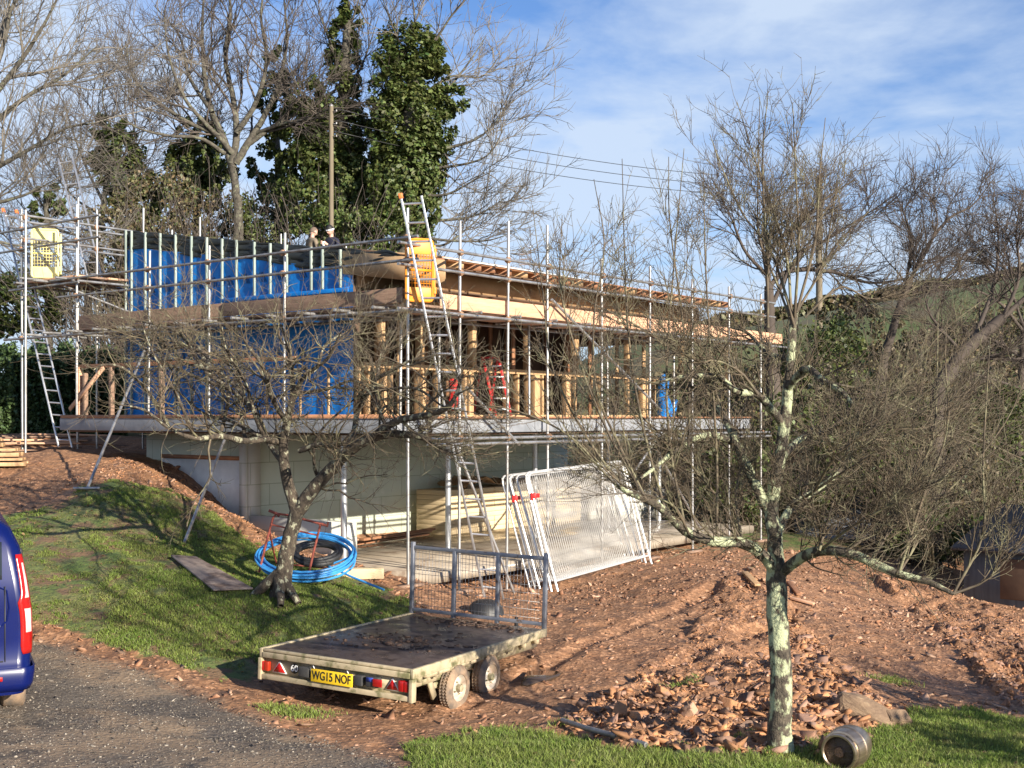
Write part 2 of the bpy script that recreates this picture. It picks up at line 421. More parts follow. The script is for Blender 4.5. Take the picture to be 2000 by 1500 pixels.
# rubble bank to the right is rougher than the trampled yard
U_ = 1000 + F * GX / np.maximum(GY, .5); V_ = HZ - F * GZ / np.maximum(GY, .5)
RUB = [(1080, 1440), (1120, 1395), (1240, 1330), (1330, 1270), (1420, 1130), (1500, 1120), (1560, 1200), (1640, 1300), (1760, 1400), (1640, 1470), (1500, 1480), (1300, 1470)]
RUB2 = [(1650, 1085), (1750, 1100), (2000, 1215), (2100, 1420), (1960, 1370), (1830, 1230), (1700, 1130)]
RUB3 = [(480, 1000), (560, 1055), (640, 1110), (560, 1088), (500, 1064), (430, 1012), (300, 950), (200, 925), (150, 905), (230, 890), (330, 925)]
rub = (inpoly(U_, V_, RUB) | inpoly(U_, V_, RUB2)).astype(float)
det = vnoise(GX, GY, .7, 11) * .03 + vnoise(GX, GY, 2.3, 12) * .022 + vnoise(GX, GY, 6, 13) * .012
dso = vnoise(GX, GY, 4, 14) * .022 + vnoise(GX, GY, 11, 15) * .014 + vnoise(GX, GY, 23, 16) * .008
GZ = GZ + wgt * (det * (1 - rd0 * .8) + dso * soil * (.55 + .45 * np.clip(vnoise(GX, GY, .6, 77) + .4, 0, 1) + 1.8 * rub)) + wgt * rub * (.03 + vnoise(GX, GY, 1.8, 19) * .06)
# wheel ruts leading from the drive through the yard
def rut(x0, y0, x1, y1, w, d):
    global GZ
    dx, dy = x1 - x0, y1 - y0; L2 = dx * dx + dy * dy
    t = np.clip(((GX - x0) * dx + (GY - y0) * dy) / L2, 0, 1)
    q = np.hypot(GX - x0 - t * dx, GY - y0 - t * dy) + vnoise(GX, GY, 2, 21) * .05
    GZ = GZ - d * np.exp(-(q / w) ** 2) + d * .5 * np.exp(-((q - 2 * w) / (w * .7)) ** 2)
rut(-.6, 13.1, 3.2, 19.5, .11, .05); rut(.5, 12.6, 4.3, 18.5, .12, .04)
rut(-5.5, 11.6, .2, 11.3, .14, .025)
def H(x, y):
    x = np.atleast_1d(np.asarray(x, float)); y = np.atleast_1d(np.asarray(y, float))
    i = np.clip(np.searchsorted(AX, x) - 1, 0, len(AX) - 2); j = np.clip(np.searchsorted(AY, y) - 1, 0, len(AY) - 2)
    fx = (x - AX[i]) / (AX[i + 1] - AX[i]); fy = (y - AY[j]) / (AY[j + 1] - AY[j])
    return (GZ[j, i] * (1 - fx) + GZ[j, i + 1] * fx) * (1 - fy) + (GZ[j + 1, i] * (1 - fx) + GZ[j + 1, i + 1] * fx) * fy
def on(x, y, dz=0): return np.array([x, y, float(H(x, y)[0]) + dz])
def onpx(x, y, Z, dz=0):
    p = px(x, y, Z); return on(p[0], p[1], dz)

def ground_material():
    m = bpy.data.materials.new('ground_soil_and_turf'); m.use_nodes = True
    t = m.node_tree; bs = t.nodes['Principled BSDF']
    tc = t.nodes.new('ShaderNodeTexCoord')
    def noise(sc, de=6, ro=.6, dist=0):
        n = t.nodes.new('ShaderNodeTexNoise'); n.inputs['Scale'].default_value = sc; n.inputs['Detail'].default_value = de
        n.inputs['Roughness'].default_value = ro; n.inputs['Distortion'].default_value = dist
        t.links.new(tc.outputs['Object'], n.inputs['Vector']); return n.outputs['Fac']
    def rr(f, a, b, c=0, d=1):
        r = t.nodes.new('ShaderNodeMapRange'); r.inputs[1].default_value = a; r.inputs[2].default_value = b
        r.inputs[3].default_value = c; r.inputs[4].default_value = d; t.links.new(f, r.inputs[0]); return r.outputs[0]
    def mix(f, a, b):
        n = t.nodes.new('ShaderNodeMix'); n.data_type = 'RGBA'
        if isinstance(f, float): n.inputs['Factor'].default_value = f
        else: t.links.new(f, n.inputs['Factor'])
        for k, v in (('A', a), ('B', b)):
            if isinstance(v, tuple): n.inputs[k].default_value = (*v, 1)
            else: t.links.new(v, n.inputs[k])
        return n.outputs['Result']
    vo = t.nodes.new('ShaderNodeTexVoronoi'); vo.inputs['Scale'].default_value = 22
    t.links.new(tc.outputs['Object'], vo.inputs['Vector'])
    vs = t.nodes.new('ShaderNodeSeparateColor'); t.links.new(vo.outputs['Color'], vs.inputs[0])
    s1 = mix(rr(noise(.9, 7, .65), .38, .62), (.245, .125, .062), (.14, .070, .038))
    s1 = mix(rr(noise(5, 6, .7), .42, .66), s1, (.35, .175, .085))
    s1 = mix(rr(vs.outputs[0], .72, .9), s1, (.44, .235, .125))
    s1 = mix(rr(noise(1.7, 3, .6), .60, .72), s1, (.085, .048, .034))
    g1 = mix(rr(noise(1.3, 5, .65), .38, .62), (.105, .155, .035), (.18, .155, .065))
    g1 = mix(rr(noise(9, 5, .7), .46, .64), g1, (.055, .075, .022))
    g1 = mix(rr(noise(2.6, 4, .6), .50, .60), g1, (.16, .10, .055))
    r1 = mix(rr(noise(1.1, 6, .6), .36, .64), (.125, .098, .074), (.072, .057, .045))
    r1 = mix(rr(noise(45, 4, .8), .52, .60), r1, (.23, .20, .165)); r1 = mix(rr(noise(28, 4, .8), .56, .62), r1, (.05, .045, .04))
    r1 = mix(rr(noise(.7, 6, .7), .46, .60), r1, (.24, .17, .11)); r1 = mix(rr(noise(1.6, 5, .7), .55, .68), r1, (.06, .05, .042))
    at = t.nodes.new('ShaderNodeAttribute'); at.attribute_name = 'zone'
    sc = t.nodes.new('ShaderNodeSeparateColor'); t.links.new(at.outputs['Color'], sc.inputs[0])
    def ragged(z, n, amt, w):
        a_ = t.nodes.new('ShaderNodeMath'); a_.operation = 'MULTIPLY_ADD'; t.links.new(n, a_.inputs[0]); a_.inputs[1].default_value = amt
        s_ = t.nodes.new('ShaderNodeMath'); s_.operation = 'SUBTRACT'; t.links.new(z, s_.inputs[0]); s_.inputs[1].default_value = amt * .5; t.links.new(s_.outputs[0], a_.inputs[2])
        return rr(a_.outputs[0], .5 - w, .5 + w)
    out = mix(ragged(sc.outputs[0], noise(7, 6, .7), 1.6, .12), s1, g1); out = mix(ragged(sc.outputs[1], noise(3.5, 8, .75), 1.6, .3), out, r1)
    t.links.new(out, bs.inputs['Base Color'])
    t.links.new(rr(noise(1.2, 4), .4, .62, .62, .95), bs.inputs['Roughness'])
    b = t.nodes.new('ShaderNodeBump'); b.inputs['Strength'].default_value = .8; b.inputs['Distance'].default_value = .03
    ad = t.nodes.new('ShaderNodeMath'); ad.operation = 'ADD'; t.links.new(noise(14, 8, .7), ad.inputs[0])
    mu = t.nodes.new('ShaderNodeMath'); mu.operation = 'MULTIPLY'; mu.inputs[1].default_value = .5
    t.links.new(vo.outputs['Distance'], mu.inputs[0]); t.links.new(mu.outputs[0], ad.inputs[1])
    t.links.new(ad.outputs[0], b.inputs['Height']); t.links.new(b.outputs[0], bs.inputs['Normal'])
    return m
M['ground'] = ground_material()
ny, nx = GX.shape
ii = np.arange(ny - 1)[:, None] * nx + np.arange(nx - 1)[None]
quads = np.stack([ii, ii + 1, ii + nx + 1, ii + nx], -1).reshape(-1, 4)
# the drive is a sheet of its own, laid over the ground
rq = rd0.ravel()[quads].all(1) & (np.abs(GX.ravel()[quads[:, 0]]) < 40)
me = fast_mesh('ground', np.stack([GX.ravel(), GY.ravel(), GZ.ravel() - .012 * rd0.ravel()], 1), [quads], [M['ground']], True)
ca = me.color_attributes.new('zone', 'FLOAT_COLOR', 'POINT')
def blur(a, k=1):
    a = a.astype(float)
    for _ in range(k):
        a = (a + np.roll(a, 1, 0) + np.roll(a, -1, 0) + np.roll(a, 1, 1) + np.roll(a, -1, 1)) / 5
    return a
zc = np.zeros((ny * nx, 4), np.float32); zc[:, 0] = blur(gz0, 8).ravel(); zc[:, 1] = blur(rd0, 40).ravel(); zc[:, 3] = 1
ca.data.foreach_set('color', zc.ravel())
put(link('ground', me), kind='structure')
used = np.unique(rq.nonzero()[0])
uq, inv = np.unique(quads[used].ravel(), return_inverse=True)
me = fast_mesh('road', np.stack([GX.ravel()[uq], GY.ravel()[uq], GZ.ravel()[uq] + .002], 1), [inv.reshape(-1, 4)], [M['ground']], True)
ca = me.color_attributes.new('zone', 'FLOAT_COLOR', 'POINT'); ca.data.foreach_set('color', zc[uq].ravel())
put(link('road', me), kind='structure')

# ------------------------------------------------------------------ grass, rubble, leaves
def dens_rand(n, x0, x1, y0, y1, rng):
    return rng.uniform(x0, x1, n), rng.uniform(y0, y1, n)
def blades(name, X, Y, hgt, wid, rng, m, **kw):
    n = len(X); z = H(X, Y); a = rng.uniform(0, 2 * math.pi, n)
    h = hgt * rng.uniform(.4, 1.25, n); w = wid * rng.uniform(.6, 1.3, n); lean = rng.normal(0, .45, (n, 2)) * h[:, None]
    p = np.stack([X, Y, z - .005], 1); s = np.stack([np.cos(a), np.sin(a), np.zeros(n)], 1) * w[:, None] / 2
    q = p + np.stack([lean[:, 0] * .35, lean[:, 1] * .35, h * .6], 1)
    tip = p + np.stack([lean[:, 0], lean[:, 1], h], 1)
    V = np.stack([p - s, p + s, q + s * .8, q - s * .8, tip], 1).reshape(-1, 3)
    b = np.arange(n)[:, None] * 5
    me = fast_mesh(name, V, [b + np.array([[0, 1, 2, 3]]), b + np.array([[3, 2, 4]])], [m])
    return put(link(name, me), **kw)
def pick(mask_fn, n, x0, x1, y0, y1, rng):
    X, Y = dens_rand(n, x0, x1, y0, y1, rng); k = mask_fn(X, Y); return X[k], Y[k]
rg = np.random.default_rng(3)
def in_grass(X, Y):
    g, r = zones(X, Y, H(X, Y), 1.3); return g
def patchy(X, Y, thr):
    return (vnoise(X, Y, 1.5, 31) * .5 + vnoise(X, Y, 5, 32) * .4 + vnoise(X, Y, 14, 33) * .3) > thr
X, Y = pick(lambda X, Y: in_grass(X, Y) & (patchy(X, Y, -.75)), 330000, -3.2, 7.5, 8.9, 13.6, rg)
blades('grass', X, Y, .060, .008, rg, M['grass_blade'], kind='stuff', label='bright green grass along the foot of the rubble', cat='grass')
X, Y = pick(lambda X, Y: in_grass(X, Y) & (patchy(X, Y, -.12 + .3 * (X < -5.0))), 420000, -10, -1.0, 13.2, 21.5, rg)
blades('grass', X, Y, .042, .010, rg, M['grass_blade'], kind='stuff', label='patchy grass on the bank below the house', cat='grass')
X, Y = pick(lambda X, Y: in_grass(X, Y) & patchy(X, Y, -.30 + .18 * (X < -5.5)), 300000, -10, -1.0, 13.2, 21.5, rg)
M['grass_dull'] = mat('dull_turf', (.19, .23, .06), (.22, .17, .08), 2.2, .8, c3=(.11, .08, .045), s3=5, f3=(.54, .64), isl=(.5, 1.4), islc=(.15, .20, .045)); translucent(M['grass_dull'], .35)
blades('grass', X, Y, .020, .011, rg, M['grass_dull'], kind='stuff', label='short worn turf between the grass tufts on the bank', cat='grass')
X, Y = pick(lambda X, Y: in_grass(X, Y), 5200, -10, 6, 9.2, 21.5, rg)
M['dead_leaf'] = mat('dead_leaf', (.16, .085, .04), (.24, .15, .07), 5, .8, isl=(.4, 1.5))
def litter(name, X, Y, s, m, rng, **kw):
    n = len(X); z = H(X, Y) + rng.uniform(.005, .035, n); nr = norm_(np.stack([rng.normal(0, .5, n), rng.normal(0, .5, n), np.ones(n)], 1)); a = rng.uniform(0, 6.28, n); x = norm_(np.cross(nr, np.stack([np.cos(a), np.sin(a), np.zeros(n)], 1))); y = np.cross(nr, x)
    C = np.stack([X, Y, z], 1); q = s * rng.uniform(.5, 1.3, n)[:, None]; V = np.stack([C - y * q, C + x * q * .5 + nr * q * .3, C + y * q, C - x * q * .5 + nr * q * .3], 1).reshape(-1, 3)
    return put(link(name, fast_mesh(name, V, [np.arange(n)[:, None] * 4 + np.array([[0, 1, 2, 3]])], [m])), **kw)
def norm_(v): return v / np.linalg.norm(v, axis=-1, keepdims=True)
litter('leaf_litter', X, Y, .028, M['dead_leaf'], rg, kind='stuff', label='dead brown leaves strewn over the grass', cat='leaves')
# loose tufts in the mud
def tufts():
    X = []; Y = []
    for (u, v, Z, s, n) in [(585, 1398, 12.7, .16, 900), (530, 1385, 12.9, .1, 300), (1335, 1335, 13.4, .09, 260), (1345, 1312, 13.9, .06, 200), (1725, 1330, 15.2, .18, 700), (1745, 1318, 15.4, .12, 300), (1100, 1405, 12, .07, 150), (1440, 1455, 11.3, .1, 300), (700, 1290, 14.3, .07, 100)]:
        p = px(u, v, Z); X.append(rg.normal(p[0], s, n)); Y.append(rg.normal(p[1], s * .8, n))
    return np.concatenate(X), np.concatenate(Y)
X, Y = tufts()
blades('weeds', X, Y, .05, .009, rg, M['grass_blade'], kind='stuff', label='small green tufts sprouting in the red mud', cat='weeds')

def stones(name, X, Y, size, m, rng, sink=.25, **kw):
    n = len(X); z = H(X, Y)
    cube = np.array([[x, y, q] for q in (-1, 1) for x, y in ((-1, -1), (1, -1), (1, 1), (-1, 1))], float)
    V = cube[None] * (1 + rng.uniform(-.5, .2, (n, 8, 1))) + rng.normal(0, .26, (n, 8, 3))
    sc = np.stack([size * rng.uniform(.7, 1.5, n), size * rng.uniform(.45, 1.0, n), size * rng.uniform(.12, .38, n)], 1) / 2
    V = V * sc[:, None, :]
    yaw = rng.uniform(0, 2 * math.pi, n); tx = rng.normal(0, .38, n); ty = rng.normal(0, .5, n)
    cy_, sy_ = np.cos(yaw), np.sin(yaw); cx_, sx_ = np.cos(tx), np.sin(tx); ct, st = np.cos(ty), np.sin(ty)
    x, y, q = V[..., 0], V[..., 1], V[..., 2]
    y, q = y * cx_[:, None] - q * sx_[:, None], y * sx_[:, None] + q * cx_[:, None]
    x, q = x * ct[:, None] + q * st[:, None], -x * st[:, None] + q * ct[:, None]
    x, y = x * cy_[:, None] - y * sy_[:, None], x * sy_[:, None] + y * cy_[:, None]
    V = np.stack([x + X[:, None], y + Y[:, None], q + (z + sc[:, 2] * (1 - 2 * sink))[:, None]], -1).reshape(-1, 3)
    b = np.arange(n)[:, None, None] * 8
    f = np.array([(3, 2, 1, 0), (4, 5, 6, 7), (0, 1, 5, 4), (1, 2, 6, 5), (2, 3, 7, 6), (3, 0, 4, 7)])
    me = fast_mesh(name, V, [(b + f[None]).reshape(-1, 4)], [m])
    return put(link(name, me), **kw)
M['stone'] = mat('red_shale', (.52, .255, .115), (.34, .16, .075), 2.3, .8, c3=(.24, .15, .11), s3=4.5, f3=(.55, .64), bump=.3, bscale=40, isl=(.45, 1.25), islc=(.33, .19, .13))
M['stone_dark'] = mat('plum_shale', (.34, .17, .09), (.21, .10, .058), 2.3, .8, c3=(.42, .24, .15), s3=5, f3=(.58, .66), bump=.3, bscale=40, isl=(.45, 1.4), islc=(.42, .26, .17))
def uvof(X, Y):
    z = H(X, Y); return 1000 + F * X / Y, HZ - F * z / Y
def rubmask(X, Y):
    u, v = uvof(X, Y); j = vnoise(X, Y, 2, 41) * 18
    return (inpoly(u + j, v + j, RUB) | inpoly(u + j, v + j, RUB2) | inpoly(u + j * .3, v + j * .3, RUB3))
X, Y = pick(rubmask, 170000, -7.5, 12, 10.3, 29, rg)
k = len(X)
u_, v_ = uvof(X, Y); big = np.clip((v_ - np.where(u_ > 1510, 1120, 1230)) / 140, .45, 1.15) * np.where(inpoly(u_, v_, RUB2), .7, 1)
stones('rubble', X, Y, (rg.lognormal(math.log(.036), .6, k) * big).clip(.010, .15), M['stone'], rg, kind='stuff', label='heap of broken red shale along the edge of the yard', cat='rubble')
def yardmask(X, Y):
    g, r = zones(X, Y, H(X, Y), .6); u, v = uvof(X, Y)
    d = vnoise(X, Y, .8, 51) * .5 + vnoise(X, Y, 3, 52) * .5 - .5 * np.exp(-((X - .2) ** 2 / 9 + (Y - 13.5) ** 2 / 9)) - .35 * np.exp(-((X - 1.9) ** 2 / 3 + (Y - 17) ** 2 / 5))
    return ~g & ~r & (v > 905) & ((d > -.05) | (rg.random(len(X)) < .22))
X, Y = pick(yardmask, 42000, -9.5, 12, 10.8, 27, rg)
stones('gravel', X, Y, rg.lognormal(math.log(.030), .55, len(X)).clip(.012, .12), M['stone_dark'], rg, kind='stuff', label='small red stones scattered over the trampled mud', cat='gravel')
def roadmask(X, Y):
    g, r = zones(X, Y, H(X, Y), .6); return r
X, Y = pick(roadmask, 42000, -6.5, 0, 9.3, 15, rg)
M['grit'] = mat('pale_grit', (.17, .14, .11), (.10, .082, .065), 9, .85, c3=(.25, .21, .165), s3=14, isl=(.35, 1.6), islc=(.27, .235, .19))
stones('grit', X, Y, rg.lognormal(math.log(.011), .45, len(X)).clip(.006, .04), M['grit'], rg, kind='stuff', label='loose pale grit on the dark drive', cat='grit')

# countable larger slabs of rock in the heap
def rock(name, u, v, Z, sx, sy, sz, yaw, m, seed, label, group='large slabs in the rubble heap', tilt=.3):
    r = np.random.default_rng(seed)
    import bmesh
    bm = bmesh.new(); pts = []
    for i in range(16):
        d = r.normal(0, 1, 3); d /= np.linalg.norm(d); d = np.sign(d) * np.abs(d) ** .55
        pts.append(bm.verts.new((d[0] * sx / 2, d[1] * sy / 2, d[2] * sz / 2)))
    res = bmesh.ops.convex_hull(bm, input=pts)
    bmesh.ops.delete(bm, geom=[g for g in res['geom_interior'] if isinstance(g, bmesh.types.BMVert)], context='VERTS')
    bmesh.ops.bevel(bm, geom=bm.edges[:], offset=min(sx, sy, sz) * .05, segments=1, affect='EDGES')
    me = bpy.data.meshes.new(name); bm.to_mesh(me); bm.free(); me.materials.append(m)
    o = link(name, me); p = onpx(u, v, Z); o.location = (p[0], p[1], p[2] + sz * .22)
    o.rotation_euler = (r.normal(0, tilt), r.normal(0, tilt), yaw)
    return put(o, label, 'rock', group)
# ------------------------------------------------------------------ trees
def norm(v): return v / np.maximum(np.linalg.norm(v, axis=-1, keepdims=True), 1e-9)
def grow(P0, D0, L, R0, npt, wander, up, rng, taper=.25, droop=None, jag=0.0):
    """N branches at once: returns points (N,npt+1,3) radii and directions"""
    N = len(P0); P = np.empty((N, npt + 1, 3)); D = np.empty((N, npt + 1, 3)); P[:, 0] = P0; D[:, 0] = D0
    d = D0.copy(); upv = np.zeros((N, 3)); upv[:, 2] = 1
    for i in range(npt):
        d = norm(d + rng.normal(0, wander, (N, 3)) + upv * (np.asarray(up).reshape(-1, 1) if np.ndim(up) else up) / npt)
        dd = norm(d + rng.normal(0, jag, (N, 3))) if jag else d
        P[:, i + 1] = P[:, i] + dd * (L / npt)[:, None]; D[:, i + 1] = d
    t = np.linspace(0, 1, npt + 1)
    R = R0[:, None] * (1 - t * (1 - taper))[None]
    return P, R, D
def spawn(P, R, D, nper, rng, t0=.2, t1=1.0, ang=(.5, .9), ln=(.4, .7), L=None, rf=.6, flat=None, rmin=.002):
    """children along every branch"""
    N, m = R.shape; n = N * nper
    t = rng.uniform(t0, t1, (N, nper)) * (m - 1); i = np.clip(t.astype(int), 0, m - 2); f = (t - i)[..., None]
    r_ = np.arange(N)[:, None]
    p = P[r_, i] * (1 - f) + P[r_, i + 1] * f; d = norm(D[r_, i] * (1 - f) + D[r_, i + 1] * f)
    r = R[r_, i] * (1 - f[..., 0]) + R[r_, i + 1] * f[..., 0]
    q = rng.normal(0, 1, (N, nper, 3)); q = norm(q - d * (q * d).sum(-1, keepdims=True))
    a = rng.uniform(ang[0], ang[1], (N, nper, 1))
    nd = norm(d * np.cos(a) + q * np.sin(a))
    Lc = (L[:, None] if L is not None else 1) * rng.uniform(ln[0], ln[1], (N, nper)) * (1.15 - .5 * t / (m - 1))
    rr = np.maximum(np.minimum(r * rf, r * .9), rmin)
    return p.reshape(-1, 3), nd.reshape(-1, 3), Lc.ravel(), rr.ravel()
class TM:
    def __init__(s): s.V = []; s.F = []; s.n = 0
    def add(s, P, R, k):
        N, m = R.shape
        T = np.empty_like(P); T[:, 1:-1] = P[:, 2:] - P[:, :-2]; T[:, 0] = P[:, 1] - P[:, 0]; T[:, -1] = P[:, -1] - P[:, -2]
        T = norm(T)
        ref = np.where(np.abs(T[:, :1, 2:3]) < .8, np.array([[[0, 0, 1.]]]), np.array([[[1., 0, 0]]]))
        x = norm(np.cross(T, np.broadcast_to(ref, T.shape))); y = np.cross(T, x)
        a = np.arange(k) / k * 2 * math.pi
        V = P[:, :, None] + R[:, :, None, None] * (x[:, :, None] * np.cos(a)[None, None, :, None] + y[:, :, None] * np.sin(a)[None, None, :, None])
        b = (np.arange(N)[:, None, None] * m + np.arange(m - 1)[None, :, None]) * k; j = np.arange(k)[None, None]; j2 = (j + 1) % k
        f = np.stack([b + j, b + j2, b + k + j2, b + k + j], -1).reshape(-1, 4) + s.n
        s.V.append(V.reshape(-1, 3)); s.F.append(f); s.n += N * m * k; return s
    def build(s, name, m, parent, smooth=True):
        V = np.concatenate(s.V) - ROOTS[parent.name]
        me = fast_mesh(name, V, [np.concatenate(s.F)], [m], smooth)
        return link(name, me, parent)
def resample(pts, rad, step=.12, jit=.0, rng=None):
    P = np.asarray(pts, float); R = np.asarray(rad, float)
    seg = np.linalg.norm(np.diff(P, axis=0), axis=1); s = np.concatenate([[0], np.cumsum(seg)]); n = max(4, int(s[-1] / step))
    t = np.linspace(0, s[-1], n + 1)
    # Catmull-Rom through the traced joints
    out = np.empty((n + 1, 3)); rr = np.interp(t, s, R)
    Q = np.concatenate([[2 * P[0] - P[1]], P, [2 * P[-1] - P[-2]]])
    i = np.clip(np.searchsorted(s, t, side='right') - 1, 0, len(P) - 2); u = ((t - s[i]) / seg[i])[:, None]
    p0, p1, p2, p3 = Q[i], Q[i + 1], Q[i + 2], Q[i + 3]
    out = .5 * ((2 * p1) + (-p0 + p2) * u + (2 * p0 - 5 * p1 + 4 * p2 - p3) * u ** 2 + (-p0 + 3 * p1 - 3 * p2 + p3) * u ** 3)
    if jit: out[1:] += rng.normal(0, jit, out[1:].shape) * np.minimum(rr[1:, None] * 3, 1)
    return out, rr
def leaves(name, C, size, m, parent, rng, out_from=None):
    n = len(C); nr = rng.normal(0, 1, (n, 3))
    if out_from is not None: nr = norm(nr) * .8 + norm(C - out_from) * .9
    nr = norm(nr); ref = norm(rng.normal(0, 1, (n, 3))); x = norm(np.cross(nr, ref)); y = np.cross(nr, x)
    s = size * rng.uniform(.6, 1.35, n)[:, None]
    V = np.stack([C - y * s * .55, C + x * s * .42, C + y * s * .6 + nr * s * .12, C - x * s * .42], 1).reshape(-1, 3) - ROOTS[parent.name]
    me = fast_mesh(name, V, [np.arange(n)[:, None] * 4 + np.array([[0, 1, 2, 3]])], [m])
    return link(name, me, parent)
def blob_points(blobs, rng, per):
    """leaf clumps: points in the shells of many small clumps filling the big outlines"""
    out = []
    for (c, r) in blobs:
        c = np.asarray(c, float); r = np.asarray(r, float); vol = r.prod() ** (2 / 3.); k = max(6, int(vol * per / 80))
        d = norm(rng.normal(0, 1, (k, 3))) * rng.uniform(.45, 1.0, (k, 1)) ** .5
        cc = c + d * r; cr = rng.uniform(.22, .5, k) * min(1.0, r.min() * .8)
        m = 80
        q = norm(rng.normal(0, 1, (k, m, 3))) * rng.uniform(.5, 1.12, (k, m, 1)) * cr[:, None, None]; q[..., 2] *= 1.15
        out.append((cc[:, None] + q).reshape(-1, 3))
    return np.concatenate(out)

def generic_tree(name, base, trunk, limbs, label, cat, group, bm, tm_, rng, levels, k0=10, leafspec=None):
    """trunk/limbs: list of (points, radii) ; levels: list of dicts for successive generations"""
    root = thing(name, base, label, cat, group)
    T = TM(); tw = TM(); segs = []
    for pts, rad in trunk + limbs:
        P, R = resample(pts, rad, .1, .02, rng); (T if rad[0] > .021 else tw).add(P[None], R[None], k0 if rad[0] > .021 else 6)
        segs.append((P, R))
    T.build('trunk', bm, root)
    m = 12
    lim = segs[len(trunk):] if limbs else segs
    Ps = []; Rs = []
    for P, R in lim:
        idx = np.linspace(0, len(P) - 1, m).round().astype(int); Ps.append(P[idx]); Rs.append(R[idx])
    P = np.array(Ps); R = np.array(Rs); D = norm(np.gradient(P, axis=1)); L = np.linalg.norm(np.diff(P, axis=1), axis=2).sum(1)
    for lv in levels:
        p, d, l, r = spawn(P, R, D, lv['n'], rng, lv.get('t0', .2), lv.get('t1', 1), lv.get('ang', (.4, .9)), lv.get('ln', (.35, .65)), L, lv.get('rf', .5), rmin=lv.get('rmin', .002))
        if 'len' in lv: l = rng.uniform(*lv['len'], len(l))
        if 'bias' in lv: d = norm(d + np.array(lv['bias']))
        if 'rmax' in lv: r = np.minimum(r, lv['rmax'])
        P, R, D = grow(p, d, l, r, lv.get('m', 5), lv.get('w', .12), lv.get('up', .2), rng, lv.get('tp', .35), jag=lv.get('jag', 0))
        L = l; tw.add(P, R, lv.get('k', 4))
    tw.build('branches', tm_, root)
    if leafspec: pass
    return root, (P, R, D)
# ------------------------------------------------------------------ the house under construction
rh = np.random.default_rng(11)
house = thing('timber_frame_house', B(5, 6, -2.44), 'half-built hillside house with blue wrapped gable and open timber framing on a concrete slab', 'house')
def part(name, mb, m, parent=house, **k): return mb.build(name, M[m] if isinstance(m, str) else m, parent, **k)
def roofz(a): return 2.50 + .145 * a
# slab and what carries it
m_ = MB(); m_.bb(.12, 9.15, -.12, 11.35, -.25, -.02); part('floor_slab', m_, 'concrete', bevel=.008)
m_ = MB(); m_.bb(.20, 9.0, -.04, 11.3, -.285, -.252); part('slab_formwork', m_, 'ply_dark')
m_ = MB(); m_.bb(.3, 9.1, -.135, -.122, -.018, .045); m_.bb(.06, .115, .4, 11.3, -.02, .012); part('edge_board', m_, 'timber_red')
M['icf'] = mat('insulated_block_wall', (.66, .72, .60), (.58, .63, .52), .8, .6, c3=(.72, .76, .66), s3=1.6, f3=(.6, .7))
def add_blocks(m, w=1.2, h=.4, dark=(.18, .19, .16)):
    """course lines of the wall blocks"""
    t = m.node_tree; bs = t.nodes['Principled BSDF']; src = bs.inputs['Base Color'].links[0].from_socket
    tc = t.nodes.new('ShaderNodeTexCoord'); sp = t.nodes.new('ShaderNodeSeparateXYZ'); t.links.new(tc.outputs['Object'], sp.inputs[0])
    dt = t.nodes.new('ShaderNodeVectorMath'); dt.operation = 'DOT_PRODUCT'; t.links.new(tc.outputs['Object'], dt.inputs[0]); dt.inputs[1].default_value = tuple(UR + UL)
    cb = t.nodes.new('ShaderNodeCombineXYZ'); t.links.new(dt.outputs['Value'], cb.inputs[0]); t.links.new(sp.outputs[2], cb.inputs[1])
    br = t.nodes.new('ShaderNodeTexBrick'); br.inputs['Scale'].default_value = 1; br.inputs['Brick Width'].default_value = w; br.inputs['Row Height'].default_value = h
    br.inputs['Mortar Size'].default_value = .008; br.inputs['Color1'].default_value = (1, 1, 1, 1); br.inputs['Color2'].default_value = (.93, .93, .93, 1); br.inputs['Mortar'].default_value = (*[d / .3 for d in dark], 1)
    t.links.new(cb.outputs[0], br.inputs['Vector'])
    mx = t.nodes.new('ShaderNodeMix'); mx.data_type = 'RGBA'; mx.blend_type = 'MULTIPLY'; mx.inputs['Factor'].default_value = 1
    t.links.new(src, mx.inputs['A']); t.links.new(br.outputs['Color'], mx.inputs['B']); t.links.new(mx.outputs['Result'], bs.inputs['Base Color'])
add_blocks(M['icf'])
M['icf_white'] = mat('pale_block', (.62, .62, .57), (.52, .52, .48), 1, .7); add_blocks(M['icf_white'])
m_ = MB(); m_.bb(5.1, 5.35, 1.2, 11.3, -2.6, -.29); part('rear_cellar_wall', m_, 'icf')
m_ = MB(); m_.bb(5.36, 8.2, 1.2, 1.45, -2.4, -.29); part('side_cellar_wall', m_, 'icf')
m_ = MB(); m_.bb(5.2, 7.6, 1.12, 1.19, -1.9, -.80); part('foundation_face', m_, 'white_sheet')
m_ = MB(); m_.bb(5.2, 7.6, 1.10, 1.18, -.795, -.72); part('ledger_board', m_, 'timber_red')
m_ = MB(); m_.bb(5.02, 5.095, 1.13, 1.42, -2.6, -.29); m_.bb(5.02, 5.19, 1.06, 1.125, -2.6, -.29); part('corner_quoin', m_, 'icf_white')
m_ = MB(); m_.bb(2.45, 5.0, 1.14, 1.36, -2.6, -1.80); part('upstand_wall', m_, 'icf_white')
for b in (1.0, 3.68, 6.37, 9.05, 11.2):
    m_ = MB(); p = B(2.4, b, 0)
    m_.tube(p + UZ * -2.44, p + UZ * -.30, .055, 18); m_.box(p + UZ * -2.435, (.22, .22, .012), [UL, UR, UZ]); m_.box(p + UZ * -.296, (.26, .26, .012), [UL, UR, UZ])
    part('steel_post', m_, 'post', smooth=True) if 'post' in M else None
